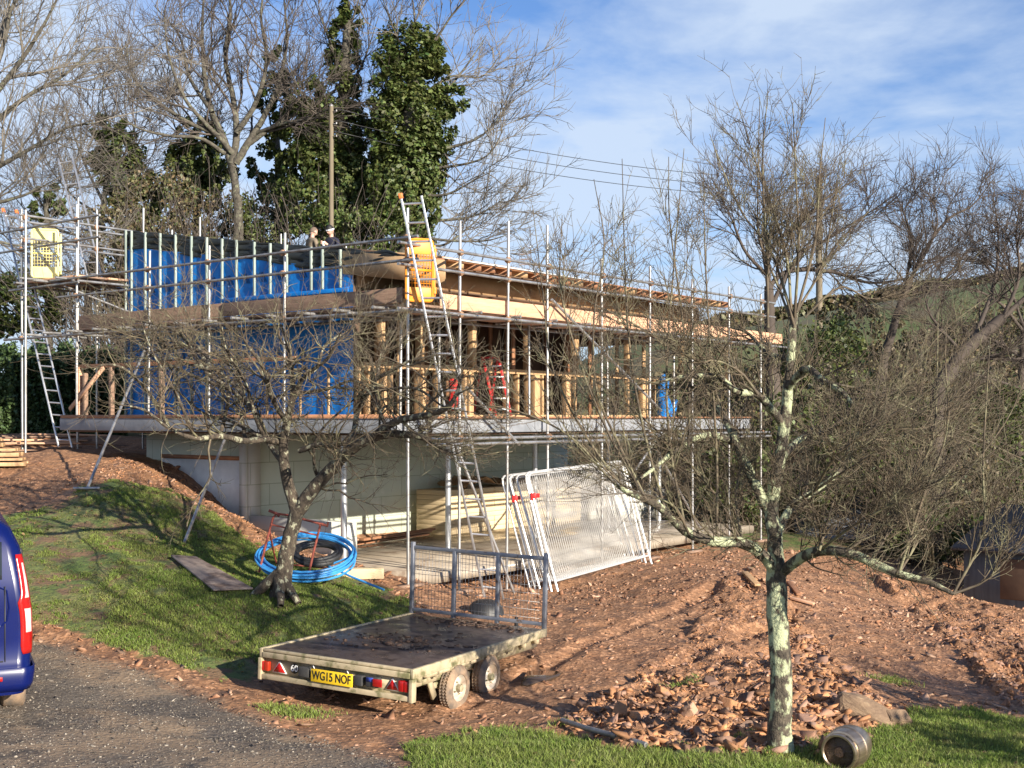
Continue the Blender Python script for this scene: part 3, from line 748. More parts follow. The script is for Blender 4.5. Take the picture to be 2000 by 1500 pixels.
# blue wrapped gable: one wall whose top follows the roof
def gable(a0, a1, b0, b1, zlo0, zlo1, zhi0, zhi1, mb):
    p = [B(a1, b0, zlo1), B(a0, b0, zlo0), B(a0, b1, zlo0), B(a1, b1, zlo1), B(a1, b0, zhi1), B(a0, b0, zhi0), B(a0, b1, zhi0), B(a1, b1, zhi1)]
    return mb.hexa(p)
A0, A1 = 2.38, 8.9
m_ = MB()                      # the membrane sags and wrinkles between the studs
na, nz = 130, 44; g = np.zeros((nz, na, 3))
for i in range(nz):
    for j in range(na):
        a = A0 + (A1 - A0) * j / (na - 1); top = roofz(a) - .33; z = 0.0 + top * i / (nz - 1)
        ph = ((a - A0) / .42) % 1
        g[i, j] = B(a, 1.2 - .012 * math.sin(ph * math.pi) * (1 + .6 * math.sin(z * 9 + a * 5)) - .004 * math.sin(z * 31 + 4 * math.sin(a * 7)), z)
m_.sheet(g); part('blue_wall', m_, 'blue', smooth=False)
house_blue = m_
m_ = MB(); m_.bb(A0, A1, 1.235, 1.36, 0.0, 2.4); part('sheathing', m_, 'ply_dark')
m_ = MB(); g = np.zeros((10, 150, 3))
for i in range(10):
    for j in range(150):
        a = .9 + (A1 + .02 - .9) * j / 149
        low = roofz(a) - .36 - .04 * math.sin(a * 2.2); hi = roofz(a) - .0 + .012 * math.sin(a * 9)
        if a < 3.2: low = max(low, roofz(a) - .12 - .25 * max(0, (a - 1.6) / 1.6)); hi += .04 * math.sin((3.2 - a) * 3) ** 2
        z = low + (hi - low) * i / 9
        g[i, j] = B(a, 1.185 - .02 * math.sin(a * 7.5 + i * .5) - .012 * math.sin(i * 2 + a * 3), z)
m_.sheet(g); part('black_membrane', m_, 'black_sheet', solid=.004, smooth=True)
def a_of(xp, b):   # where the plane b is seen at column xp
    r = (xp - 1000) / F; return (S0[0] + b * UR[0] - r * (S0[1] + b * UR[1])) / (r * UL[1] - UL[0])
def b_of(xp, a):
    r = (xp - 1000) / F; return (S0[0] + a * UL[0] - r * (S0[1] + a * UL[1])) / (r * UR[1] - UR[0])
for xp in (244, 255, 282, 311, 341, 372, 402, 432, 460):
    a = a_of(xp, 1.13); m_ = MB(); m_.bb(a - .019, a + .019, 1.13, 1.172, 0.0, roofz(a) + .0); part('stud', m_, 'batten', bevel=.003)
for xp in (495, 526, 558, 606, 628, 663):
    a = a_of(xp, 1.13); m_ = MB(); m_.bb(a - .019, a + .019, 1.13, 1.172, 2.22, roofz(a) - .01); part('stud', m_, 'batten', bevel=.003)
m_ = MB(); m_.bb(2.45, 5.9, 1.13, 1.17, 2.14, 2.215); part('wrapped_lintel', m_, 'blue', bevel=.01)
for xp in (520, 585, 640):
    a = a_of(xp, 1.13); m_ = MB(); m_.bb(a - .02, a + .02, 1.13, 1.165, 0, .85); part('stud', m_, 'timber', bevel=.003)
# slanting hatch marks printed on the membrane
for xp in (268, 296, 326, 357, 388, 418, 448, 480, 512, 545, 590):
    a = a_of(xp, 1.18)
    for z in (2.55, 1.15):
        m_ = MB()
        for k in range(4):
            aa = a + (k - 1.5) * .045 + rh.normal(0, .005); m_.beam(B(aa - .05, 1.180, z - .09), B(aa + .06, 1.180, z + .09), .004, .012, UR)
        m_.bb(a - .10, a + .10, 1.1905, 1.1908, z - .135, z - .13); part('printed_mark', m_, 'black_sheet')
# roof: deck, rafters, fascia
def slope_box(mb, a0, a1, b0, b1, t0, t1):  # between heights t0,t1 above the roof plane
    return gable(a0, a1, b0, b1, roofz(a0) + t0, roofz(a1) + t0, roofz(a0) + t1, roofz(a1) + t1, mb)
m_ = MB(); slope_box(m_, .3, 9.0, 1.215, 10.7, -.03, -.008); part('roof_deck', m_, 'timber_red')
m_ = MB(); slope_box(m_, .27, .62, 1.3, 5.2, -.004, .012); part('eaves_flashing', m_, 'white_sheet')
m_ = MB(); slope_box(m_, .45, 2.9, 1.25, 3.4, .0, .03); part('plywood_sheet', m_, 'ply')
for k in range(22):
    b = 1.5 + k * .43
    m_ = MB(); slope_box(m_, .18 + rh.uniform(0, .08), 8.9, b, b + .05, -.13, -.032); part('rafter', m_, 'timber_red' if k % 4 else 'timber')
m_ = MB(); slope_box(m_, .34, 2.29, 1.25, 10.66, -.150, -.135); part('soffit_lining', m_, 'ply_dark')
m_ = MB(); slope_box(m_, .30, 2.6, 1.165, 1.21, -.42, -.03); part('verge_beam', m_, 'ply')
m_ = MB(); slope_box(m_, 2.30, 2.37, 1.25, 10.9, -.62, -.135); part('eaves_beam', m_, 'ply')
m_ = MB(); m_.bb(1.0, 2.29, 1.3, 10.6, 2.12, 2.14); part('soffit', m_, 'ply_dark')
m_ = MB(); m_.bb(1.0, 1.06, 1.3, 10.6, 2.141, 2.44); part('soffit_bearer', m_, 'ply')
# open framing of the front wall
m_ = MB(); m_.bb(2.33, 2.47, 1.4, 11.2, 0.0, .05); part('sole_plate', m_, 'timber', bevel=.003)
m_ = MB(); m_.bb(2.325, 2.475, 1.4, 11.2, .86, .95); part('sill_rail', m_, 'timber', bevel=.003)
m_ = MB(); m_.bb(2.33, 2.47, 1.4, 11.2, 1.93, 2.11); part('head_plate', m_, 'timber', bevel=.003)
for xp, w in ((698, .05), (716, .05), (748, .07), (762, .04), (815, .05), (824, .09), (851, .04), (905, .05), (916, .13), (988, .06), (1008, .045), (1029, .045), (1045, .18), (1056, .05), (1106, .16), (1120, .05), (1170, .07), (1224, .05), (1256, .22), (1275, .05), (1322, .05), (1366, .05), (1406, .05), (1452, .05)):
    b = b_of(xp, 2.4)
    if b < 1.3 or b > 11.2: continue
    m_ = MB(); m_.bb(2.335, 2.465, b - w / 2, b + w / 2, .051, .859); part('stud', m_, 'timber', bevel=.003)
for xp in (742, 745, 818, 920, 924, 1028, 1120, 1124, 1224, 1330, 1420):
    b = b_of(xp, 2.4); m_ = MB(); m_.bb(2.335, 2.465, b - .03, b + .03, .951, 1.929); part('stud', m_, 'timber', bevel=.003)
# inner partitions and far walls
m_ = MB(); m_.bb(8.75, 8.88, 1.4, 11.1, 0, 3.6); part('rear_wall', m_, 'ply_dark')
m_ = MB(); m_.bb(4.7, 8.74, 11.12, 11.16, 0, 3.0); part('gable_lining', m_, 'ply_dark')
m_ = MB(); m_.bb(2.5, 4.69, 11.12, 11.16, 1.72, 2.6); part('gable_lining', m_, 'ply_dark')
for b in (3.6, 6.4, 9.2):
    for a in np.arange(3.0, 8.6, .6):
        m_ = MB(); m_.bb(a, a + .045, b, b + .09, .0, roofz(a) - .14); part('partition_stud', m_, 'timber_red' if b > 4 else 'timber')
for a0_, a1_, b_ in ((4.2, 6.9, 3.70), (3.4, 5.4, 6.51), (4.4, 8.5, 9.31)):
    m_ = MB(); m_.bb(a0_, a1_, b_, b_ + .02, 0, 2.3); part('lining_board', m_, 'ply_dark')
for a in np.arange(2.7, 8.8, .75):
    m_ = MB(); m_.bb(a, a + .045, 11.0, 11.1, 0, roofz(a) - .15); part('gable_stud', m_, 'timber')

patio = MB(); patio.bb(.15, 5.09, .62, 11.6, -2.6, -2.44)
M['patio'] = mat('wet_screed', (.40, .34, .26), (.27, .22, .17), 1.4, .35, rvar=.28, c3=(.20, .15, .11), s3=3, f3=(.52, .66), bump=.08)
patio.build('patio', M['patio']); put(bpy.data.objects['patio'], kind='structure')

# ------------------------------------------------------------------ scaffolding
sc = thing('scaffold', B(0, 0, -2.8), 'galvanised tube scaffold with boarded platform wrapped round the two near sides of the house', 'scaffold')
TR = .0242
def sp(name, mb, m='steel', **k): return mb.build(name, M[m], sc, smooth=True, **k)
couplers = []
def standard(p0, ztop, name='standard'):
    m_ = MB(); q = np.array(p0, float); r = np.array([q[0] + rh.normal(0, .012), q[1], ztop]); m_.tube(q, r, TR, 12); sp(name, m_)
def ground_at(p): return float(H(p[0], p[1])[0])
def ztop(xp, yp, p): return (HZ - yp) / F * p[1]
left = [(2.77, 555, 455), (4.71, 408, 480), (6.45, 290, 490), (8.75, 150, 400)]
for a, xp, yp in left: p = B(a, 0.0, -.02); standard(p, ztop(xp, yp, p))
p = B(0, 0, 0); p[2] = ground_at(p); standard(p, 3.15)
p = B(10.7, 0, 0); p[2] = ground_at(p); standard(p, 4.25)
right = [(1.16, 895, 432), (2.37, 988, 432), (3.52, 1068, 440), (5.2, 1174, 505), (6.86, 1267, 520), (8.53, 1351, 545), (10.1, 1423, 560), (11.6, 1484, 575)]
for b, xp, yp in right: p = B(-.02, b, 0); p[2] = ground_at(p); standard(p, ztop(xp, yp, p))
for b, zt in ((-.4, 4.1), (.75, 4.5), (1.2, 4.3), (2.32, 4.5), (3.83, 4.5), (6.2, 4.4), (8.4, 4.4), (10.6, 4.3)):
    p = B(9.9, b, 0); p[2] = ground_at(p); standard(p, zt)
for a in (9.0, 9.02):
    pass
for b in (3.8, 6.2, 8.4, 10.6):
    p = B(10.9, b, 0); p[2] = ground_at(p); standard(p, 4.3)
for a in (1.1, 3.9, 6.9):       # short inner legs along the left face
    p = B(a, 1.0, -.02); standard(p, 1.72)
for b in (1.9, 4.4, 7.0, 9.6):
    p = B(1.05, b, -.02); standard(p, 1.72)
def ledger(p0, p1, m='steel', name='ledger'):
    m_ = MB(); m_.tube(p0, p1, TR, 12); sp(name, m_, m)
off = -.055
for z, a1 in ((2.70, 9.6), (2.36, 9.4)): ledger(B(-.25, off, z), B(a1, off, z), 'steel_dark')
ledger(B(-.2, off, 1.61), B(11.3, off, 1.60), 'steel_dark'); ledger(B(-.1, 1.05, 1.61), B(9.2, 1.05, 1.61), 'steel_dark')
for z in (3.84, 3.43): ledger(B(7.9, off, z), B(12.4, off, z - .02), 'steel_dark')
ledger(B(8.6, off, 2.62), B(11.1, off, 2.60), 'steel_dark')
for z in (2.60, 2.28, 1.62): ledger(B(-.02 + off, -.3, z), B(-.02 + off, 12.2 if z > 2 else 12.9, z))
ledger(B(1.08, -.2, 1.62), B(1.08, 12.6, 1.62), 'steel_dark')
for z in (-.335, -.42): ledger(B(-.02 + off - (.05 if z < -.4 else 0), .3, z), B(-.02 + off - (.05 if z < -.4 else 0), 11.9, z))
for z in (4.0, 3.55, 2.75): ledger(B(9.95, -.5, z), B(9.95, 11, z - .1))
for z in (4.0, 3.55): ledger(B(10.7, off, z), B(10.7, 3.0, z))
ledger(B(8.75, -.1, 2.66), B(8.75, 2.3, 2.66)); ledger(B(10.7, -.1, 2.66), B(10.7, 3.3, 2.66))
ledger(B(10.95, 2.6, 2.75), B(10.95, 11, 2.72))
for a in np.arange(.45, 11.0, .82): ledger(B(a, -.22 - rh.uniform(0, .12), 1.665), B(a, 1.2 if a > 2.3 else 1.12, 1.665), name='transom')
for b in np.arange(1.5, 12.6, 1.02): ledger(B(-.2, b, 1.67), B(1.14, b, 1.67), name='transom')
for a in (9.0, 9.8, 10.5): ledger(B(a, -.3, 2.71), B(a, 2.9, 2.71), name='transom')
for b in (3.6, 5.4, 7.2, 9.0): ledger(B(9.7, b, 2.98), B(11.1, b, 2.98), name='transom')
for c, d in (((-.08, 3.55, 2.04), (-.08, 7.2, .13)), ((-.09, 1.25, .48), (-.09, 2.62, -.46)), ((-.08, 7.2, -.30), (-.08, 6.25, -1.0)), ((-.08, 7.1, -.72), (-.08, 8.8, -2.35))):
    ledger(B(*c), B(*d), name='brace')
ledger(B(-.02 + off, .95, -.31), onpx(1004, 1131, 20.0), name='brace')
T1_ = B(6.45, -.06, 1.27); ledger(T1_, onpx(170, 945, 20.0, .02), name='brace')
T2_ = px(452, 825, 21.3); ledger(T2_, onpx(360, 1062, 18.6, .02), name='brace')
f = onpx(170, 945, 20.0, .04); ledger(f - np.array([.22, 0, 0]), f + np.array([.2, .02, 0]), name='brace')
ledger(B(9.3, .06, 2.6), B(8.1, 1.3, 1.9), name='brace')
ledger(px(640, 850, 19.6), B(2.9, -.06, -.1) , name='brace') if False else None
# boards underfoot
for k in range(5):
    m_ = MB(); b = .03 + k * .228; m_.bb(.02, 4.3, b, b + .222, 1.692, 1.73); m_.bb(4.33, 8.7, b, b + .222, 1.694, 1.732); part('platform_board', m_, 'board_old', sc, bevel=.003)  # left boards take the darker colour, with that side's shade in it
for k in range(5):
    m_ = MB(); a = .03 + k * .228
    m_.bb(a, a + .222, 1.22, 5.2, 1.696, 1.734); m_.bb(a, a + .222, 5.23, 9.1, 1.694, 1.732); m_.bb(a, a + .222, 9.13, 12.7, 1.696, 1.734); part('platform_board', m_, 'board', sc, bevel=.003)
for k in range(7):
    m_ = MB(); b = .0 + k * .228; m_.bb(8.85 + rh.uniform(-.3, 0), 10.9 + rh.uniform(0, .3), b, b + .222, 2.737, 2.775); part('platform_board', m_, 'board_old' if k % 3 else 'board', sc, bevel=.003)
for k in range(4):
    m_ = MB(); a = 9.95 + k * .228; m_.bb(a, a + .222, 1.7, 6.0, 3.01, 3.048); m_.bb(a, a + .222, 6.03, 11, 3.01, 3.048); part('platform_board', m_, 'board_old', sc)
m_ = MB(); m_.bb(.12, 4.35, .000, .025 - .0, 1.735, 1.965); part('toe_board', m_, 'board_old', sc, bevel=.003)  # dim left side painted in: darker board colour than the right face
m_ = MB(); m_.bb(4.30, 8.72, .026, .05, 1.738, 1.97); part('toe_board', m_, 'board_old', sc, bevel=.003)
for b0, b1, o in ((.75, 4.6, .012), (4.55, 8.6, .04), (8.55, 12.75, .012)):
    m_ = MB(); m_.bb(o, o + .024, b0, b1, 1.70, 1.93); part('toe_board', m_, 'board', sc, bevel=.003)
m_ = MB(); m_.bb(.05, 8.6, -.02, .02, -.012, .025); part('sole_board', m_, 'timber_red', sc)
# swivel and right-angle couplers at the crossings
def coupler(p): 
    m_ = MB(); p = np.asarray(p); m_.box(p, (.085, .075, .07), [UL, UR, UZ]); m_.tube(p + UL * .05 + UZ * .03, p - UL * .05 + UZ * .03, .012, 6); m_.tube(p + UZ * .05, p - UZ * .05, .035, 8); part('coupler', m_, 'coupler', sc, bevel=.006)
for a, *_ in left + [(0, 0, 0), (10.7, 0, 0)]:
    for z in ((2.70, 2.36, 1.61) if a < 9 else (1.61,)) + ((3.84, 3.43) if a > 8 else ()): coupler(B(a, off / 2, z))
for b, *_ in right:
    for z in (2.60, 2.28, 1.62, -.335): coupler(B(-.05, b, z))
for b in (-.4, 1.2, 2.32, 3.83):
    for z in (3.95, 3.5): coupler(B(9.93, b, z))
for b, *_ in right + [(0, 0, 0)]:
    p = B(-.02, b, 0); g_ = ground_at(p); m_ = MB(); m_.box((p[0], p[1], g_ + .012), (.45, .22, .035), [UR, UL, UZ]); part('base_board', m_, 'board_old', sc)

# ------------------------------------------------------------------ timber handrail on the slab end
hr = thing('timber_handrail', B(8.8, .2, 0), 'rough timber handrail of posts and a rail standing on the left end of the slab', 'handrail')
for a, h in ((8.82, .98), (8.62, .86), (7.75, .95), (6.2, .95)):
    m_ = MB(); m_.bb(a - .04, a + .04, .06, .14, .03, h); m_.build('post', M['board_old' if a < 8.7 else 'board'], hr, bevel=.004)
m_ = MB(); m_.beam(B(8.95, .10, .99), B(2.6, .10, .97), .05, .075); m_.build('rail', M['timber_red'], hr, bevel=.004)
m_ = MB(); m_.beam(B(9.0, .0, .15), B(7.9, .03, .95), .09, .02, UR); m_.build('brace', M['board'], hr)

# ------------------------------------------------------------------ ladders
def ladder(bl, br_, tl, tr, label, group=None, m='alu', rung=.27, w=.032, tips=None, name='ladder'):
    bl, br_, tl, tr = [np.array(v, float) for v in (bl, br_, tl, tr)]
    root = thing(name, (bl + br_) / 2, label, 'ladder', group)
    wv = norm(br_ - bl); up = norm(tl - bl)
    for p, q in ((bl, tl), (br_, tr)):
        m_ = MB(); m_.beam(p, q, w, .065, np.cross(wv, up)); m_.build('stile', M[m], root, bevel=.004)
    n = int(np.linalg.norm(tl - bl) / rung)
    m_ = MB()
    for k in range(n):
        m_ = MB(); t = (k + .6) / n; m_.tube(bl + (tl - bl) * t, br_ + (tr - br_) * t, .016, 8); m_.build('rung', M[m], root, smooth=True)
    if tips:
        for p, q in ((bl, tl), (br_, tr))[:tips]:
            m_ = MB(); m_.beam(q - (q - p) / np.linalg.norm(q - p) * .03, q + (q - p) / np.linalg.norm(q - p) * .05, .06, .09, np.cross(wv, up)); m_.build('end_cap', M['orange_plastic'], root, bevel=.008)
    return root
ZB, ZT = 19.0, 17.9
g0 = onpx(964, 1167, 18.9)
fl = lambda x, y, Z: px(x, y, Z)
ladder(fl(946, 1166, 18.75), fl(983, 1170, 18.75), fl(783, 384, 17.95), fl(823, 382, 17.95), 'long ladder with an orange tip leaning on the scaffold corner by the orange-yellow gate', 'aluminium ladders on the scaffold', tips=1)
ladder(fl(115, 873, 24.2), fl(141, 875, 24.2), fl(7, 412, 25.8), fl(33, 415, 25.8), 'ladder rising past the pale yellow gate at the left end, foot on the ground', 'aluminium ladders on the scaffold', tips=2)
ladder(fl(190, 617, 25.6), fl(218, 617, 25.6), fl(114, 310, 26.6), fl(141, 306, 26.6), 'aluminium ladder standing on the upper left staging, its top high against the bare trees', 'aluminium ladders on the scaffold')
ladder(fl(1014, 533, 26.5), fl(1034, 533, 26.5), fl(1015, 492, 26.9), fl(1037, 491, 26.9), 'short top of a roof ladder poking above the eaves against the sky', 'aluminium ladders on the scaffold', rung=.14, w=.02)
# red step ladder inside
st = thing('step_ladder', B(4.0, 4.9, 0), 'red A-shaped step ladder standing inside the open framing', 'ladder')
Zs = 23.4
def rd_(n, p, q, w=.05):
    m_ = MB(); m_.beam(p, q, w, .07, (0, 1, 0.01)); m_.build(n, M['red_paint'], st, bevel=.004)
ztp = 1.05
for d in (0, .5):
    rd_('stile', px(944 + d * 60, 700, Zs), px(968 + d * 60, 812, Zs - .0)); rd_('stile', px(942 + d * 60, 700, Zs + .35), px(925 + d * 60, 812, Zs + .75), .04)
for k in range(5):
    y = 715 + k * 21; x = 947 + (y - 700) * .214; m_ = MB(); m_.box((px(x, y, Zs) + px(x + 30, y, Zs)) / 2, (.28, .09, .025)); m_.build('tread', M['white_sheet'], st)
m_ = MB(); m_.box(px(958, 699, Zs + .15), (.36, .3, .03)); m_.build('top_tray', M['red_paint'], st, bevel=.005)
rs_ = MB(); rs_.pipe([px(884, 742, 23), px(890, 770, 22.9), px(880, 800, 22.9)], [.08, .11, .09], 8); o = rs_.build('sack', M['red_paint'], None, smooth=True)
put(o, 'slumped red sack hanging behind the front studs left of the step ladder', 'sack')
# blue sheet bundle on the balcony
m_ = MB(); q = B(2.0, b_of(1296, 2.0), .0); m_.pipe([q + (0, 0, .02), q + (.05, 0, .25), q + (-.03, 0, .5), q + (0.02, 0, .85), q + (-.02, 0, .98)], [.15, .17, .13, .12, .05], 12); m_.pipe([q + (.1, 0, .02), q + (.22, .05, .18), q + (.3, 0, .4)], [.14, .11, .03], 10)
o = m_.build('tarpaulin', M['blue'], None, smooth=True); put(o, 'crumpled blue sheet bundled upright on the right half of the balcony', 'tarpaulin')

# ------------------------------------------------------------------ yellow ladder gates
def gate(name, P, U, w, h, mk, label):
    """P lower corner, U width direction"""
    root = thing(name, P, label, 'safety gate', 'yellow safety gates on the scaffold')
    P = np.asarray(P, float); U = norm(np.asarray(U, float)); N = np.cross(U, UZ)
    def pt(u, v, n=0): return P + U * u + UZ * v + N * n
    r = .055; pts = []
    for cx_, cy_, a0 in ((w - r, r, -90), (w - r, h - r, 0), (r, h - r, 90), (r, r, 180)):
        for k in range(5): a = math.radians(a0 + k * 22.5); pts.append(pt(cx_ + r * math.cos(a), cy_ + r * math.sin(a)))
    m_ = MB(); m_.pipe(pts, .022, 8, closed=True); m_.build('frame', M[mk], root, smooth=True)
    def panel(v0, v1, topr):
        o = []
        for cx_, cy_, a0, rr in ((w - .02 - r, v0 + r, -90, r if not topr else .02), (w - .02 - r, v1 - r, 0, r if topr else .02), (.02 + r, v1 - r, 90, r if topr else .02), (.02 + r, v0 + r, 180, r if not topr else .02)):
            for k in range(4):
                a = math.radians(a0 + k * 30); sx = 1 if cx_ > w / 2 else -1
                ccx = (w - .02 - rr) if sx > 0 else (.02 + rr); ccy = (v1 - rr) if cy_ > (v0 + v1) / 2 else (v0 + rr)
                o.append(pt(ccx + rr * math.cos(a), ccy + rr * math.sin(a), -.008))
        m_ = MB(); m_.plate(o, .016, N); m_.build('panel', M[mk], root, bevel=.003)
    panel(h * .76, h - .01, True); panel(.01, h * .22, False)
    m_ = MB(); nx_ = 9; nz_ = 8
    for k in range(1, nx_): m_.box(pt(w * k / nx_, h * .49, 0), (.008, .008, h * .54), [U, N, UZ])
    for k in range(1, nz_): m_.box(pt(w / 2, h * (.22 + .54 * k / nz_), .0), (w - .05, .0075, .008), [U, N, UZ])
    m_.build('grid', M[mk], root)
    m_ = MB(); m_.box(pt(w / 2, h * .50), (w - .03, .02, .035), [U, N, UZ]); m_.build('cross_bar', M[mk], root)
    for v in (.18, .8):
        m_ = MB(); m_.tube(pt(w + .035, h * v - .05), pt(w + .035, h * v + .05), .03, 10); m_.build('hinge', M[mk], root, smooth=True)
    m_ = MB(); m_.box(pt(w + .05, h * .5, -.05), (.03, .025, h * .85), [U, N, UZ]); m_.build('side_post', M[mk], root, bevel=.005)
    return root
gate('safety_gate', B(.02, -.02, 1.76) + UR * .0, np.array([.80, .35, 0]), .42, .93, 'yellow', 'bright orange-yellow mesh gate at the near corner of the scaffold platform')
gq = px(62, 541, 24.7); gate('safety_gate', gq, np.array([.93, .2, 0]), .50, .96, 'yellow_pale', 'pale lemon mesh gate on the raised staging at the far left end')
# ------------------------------------------------------------------ things on the ground
def gpx(x, y, lo=9.5, hi=60, dz=0):
    """where the line of sight through a pixel meets the ground"""
    Y = np.linspace(lo, hi, 3000); X = (x - 1000) / F * Y; Z = (HZ - y) / F * Y
    k = np.nonzero(Z < H(X, Y) + dz)[0]
    i = k[0] if len(k) else len(Y) - 1
    return np.array([X[i], Y[i], float(H(X[i], Y[i])[0])])

def mat_nodes_text(name, txt, size, m, parent, rot, loc, thick=.002, shear=0, squash=1.0):
    cu = bpy.data.curves.new(name, 'FONT'); cu.body = txt; cu.size = size; cu.align_x = 'CENTER'; cu.align_y = 'CENTER'
    cu.extrude = thick; cu.shear = shear; cu.offset = size * .012
    tmp = bpy.data.objects.new(name, cu); COL.objects.link(tmp)
    dg = bpy.context.evaluated_depsgraph_get(); me = bpy.data.meshes.new_from_object(tmp.evaluated_get(dg))
    bpy.data.objects.remove(tmp)
    me.materials.clear(); me.materials.append(m)
    o = link(name, me, parent, loc); o.rotation_euler = rot; o.scale = (squash, 1, 1); return o

# trailer, built in its own axes: x across, y towards the headboard, z=0 the deck
M['cream_rail'] = mat('weathered_rail', (.50, .41, .27), (.36, .30, .19), 5, .7, .1, c3=(.16, .15, .07), s3=6, f3=(.52, .66))
M['deck'] = mat('worn_black_deck', (.05, .041, .042), (.085, .062, .052), 2.2, .38, c3=(.03, .023, .022), s3=4.5, f3=(.5, .62), rvar=.16, bump=.12, bscale=40)
M['mud'] = mat('dark_mud', (.05, .028, .018), (.09, .05, .03), 12, .5, bump=.6)
M['tyre'] = mat('muddy_tyre', (.15, .12, .095), (.36, .24, .15), 7, .9, bump=.3)
M['rubber'] = mat('black_rubber', (.03, .03, .032), (.05, .048, .045), 7, .8)
M['rim'] = mat('muddy_rim', (.62, .58, .50), (.46, .34, .24), 8, .5, .2)
M['frame_blue'] = mat('dull_steel_frame', (.20, .22, .27), (.30, .30, .32), 6, .5, .55, c3=(.15, .10, .07), s3=8, f3=(.6, .7))
M['lamp_red'] = mat('red_lens', (.42, .012, .010), (.30, .008, .008), 10, .2)
M['lamp_amber'] = mat('amber_lens', (.42, .035, .012), (.32, .025, .01), 10, .25)
M['plate_yellow'] = mat('plate_yellow', (.85, .56, .02), (.72, .46, .02), 9, .5)
M['ink'] = mat('black_lettering', (.012, .012, .012), (.015, .015, .015), 5, .6)
M['white_paint'] = mat('white_sticker', (.8, .8, .8), (.7, .7, .7), 5, .5)
M['blue_plastic'] = mat('blue_plastic', (.03, .06, .3), (.02, .04, .2), 5, .4)
tr = thing('flatbed_trailer', (0, 0, 0), 'low flatbed trailer with muddy black deck, mesh headboard and yellow number plate', 'trailer')
tr.location = (-1.877, 12.937, -2.544); tr.rotation_euler = (math.radians(-.59), math.radians(1.34), math.radians(-28.53))
def tp(name, mb, m, par=tr, **k): return mb.build(name, M[m], par, world=False, **k)
Lt = 3.0
m_ = MB(); m_.lo(-.955, .955, .05, Lt - .02, -.03, -.008); tp('deck', m_, 'deck', bevel=.003)
m_ = MB()
for s in (-1, 1): m_.lo(s * .957, s * 1.0, .0, Lt, -.095, .006)
tp('side_rail', m_, 'cream_rail', bevel=.006)
m_ = MB(); m_.lo(-.956, .956, 0, .048, -.028, .004); m_.lo(-.956, .956, -.008, .03, -.095, -.032); tp('rear_rail', m_, 'cream_rail', bevel=.008)
m_ = MB(); m_.lo(-.956, .956, .045, .06, -.27, -.096); tp('rear_panel', m_, 'cream_rail')
m_ = MB(); m_.lo(-.956, .956, -.012, .06, -.325, -.271); tp('rear_flange', m_, 'cream_rail', bevel=.006)
for s in (-1, 1):
    m_ = MB(); m_.lo(s * .957, s * 1.003, -.02, .06, -.335, -.097); tp('corner_post', m_, 'cream_rail', bevel=.006)
    m_ = MB(); m_.lo(s * .80, s * .86, .1, Lt, -.24, -.10); tp('chassis_rail', m_, 'cream_rail')
    m_ = MB()
    for y in np.arange(.2, 2.95, .33): m_.lo(s * .862, s * .955, y, y + .045, -.17, -.096)
    tp('outrigger', m_, 'cream_rail')
    m_ = MB(); m_.lo(s * .80, s * .955, .35, 2.2, -.145, -.10); tp('valance', m_, 'cream_rail')
m_ = MB()
for y in np.arange(.3, 3.0, .45): m_.lo(-.80, .80, y, y + .05, -.14, -.031)
tp('crossmember', m_, 'frame_blue')
for y in (.95, 1.64):
    m_ = MB(); m_.tube((-.9, y, -.355), (.9, y, -.355), .035, 10); tp('axle', m_, 'frame_blue', smooth=True)
m_ = MB(); m_.beam((0, Lt - .1, -.2), (0, Lt + 1.15, -.28), .09, .1); m_.beam((-.75, Lt - .3, -.2), (0, Lt + .75, -.26), .07, .09); m_.beam((.75, Lt - .3, -.2), (0, Lt + .75, -.26), .07, .09)
tp('drawbar', m_, 'frame_blue'); 
m_ = MB(); m_.tube((.14, Lt + .8, -.05), (.14, Lt + .8, -.40), .025, 10); m_.lathe((.11, Lt + .8, -.44), (1, 0, 0), [(0, .02), (0, .1), (.06, .1), (.06, .02)], 16); tp('jockey_wheel', m_, 'rubber', smooth=True)
def wheel(x, y, r, w, side):
    e = tr; c = np.array([x, y, -.355]); d = np.array([side, 0, 0.])
    m_ = MB(); h = w / 2
    m_.lathe(c - d * h, d, [(0, r * .62), (.0, r * .80), (.012, r * .93), (.03, r), (.03 + .01, r * .985), (.05, r * .985), (.055, r), (w - .055, r), (w - .05, r * .985), (w - .04, r * .985), (w - .03, r), (w - .012, r * .93), (w, r * .80), (w, r * .60), (w - .02, r * .58)], 40)
    wh = tp('wheel', m_, 'tyre', smooth=True)
    m_ = MB()
    for k in range(44):
        a = k / 44 * 2 * math.pi; u = np.array([0, math.cos(a), math.sin(a)]); t = np.array([0, -math.sin(a), math.cos(a)])
        for q in (-.33, 0, .33): m_.box(c + u * (r + .001) + d * q * w * .8, (.02 if q else .03, .018, .008), [d, norm(t + d * .3 * (1 if q > 0 else -1)), u])
    tread = m_.build('tread', M['tyre'], wh, world=False)
    m_ = MB(); m_.lathe(c + d * (h - .055), d, [(.05, r * .60), (.035, r * .57), (.01, r * .5), (0, r * .46), (.02, r * .3), (.024, r * .24), (.02, r * .001)], 32); m_.build('rim', M['rim'], wh, world=False, smooth=True)
    m_ = MB(); m_.lathe(c + d * (h - .03), d, [(0, r * .17), (.05, r * .16), (.06, r * .10), (.06, .001)], 20)
    for k in range(4):
        a = k * math.pi / 2 + .4; m_.tube(c + d * (h - .035) + np.array([0, math.cos(a), math.sin(a)]) * r * .30, c + d * (h - .012) + np.array([0, math.cos(a), math.sin(a)]) * r * .30, .009, 6)
    m_.build('hub', M['cream_rail'], wh, world=False, smooth=True)
for y in (.95, 1.64):
    wheel(.92, y, .243, .145, 1); wheel(-.92, y, .243, .145, -1)
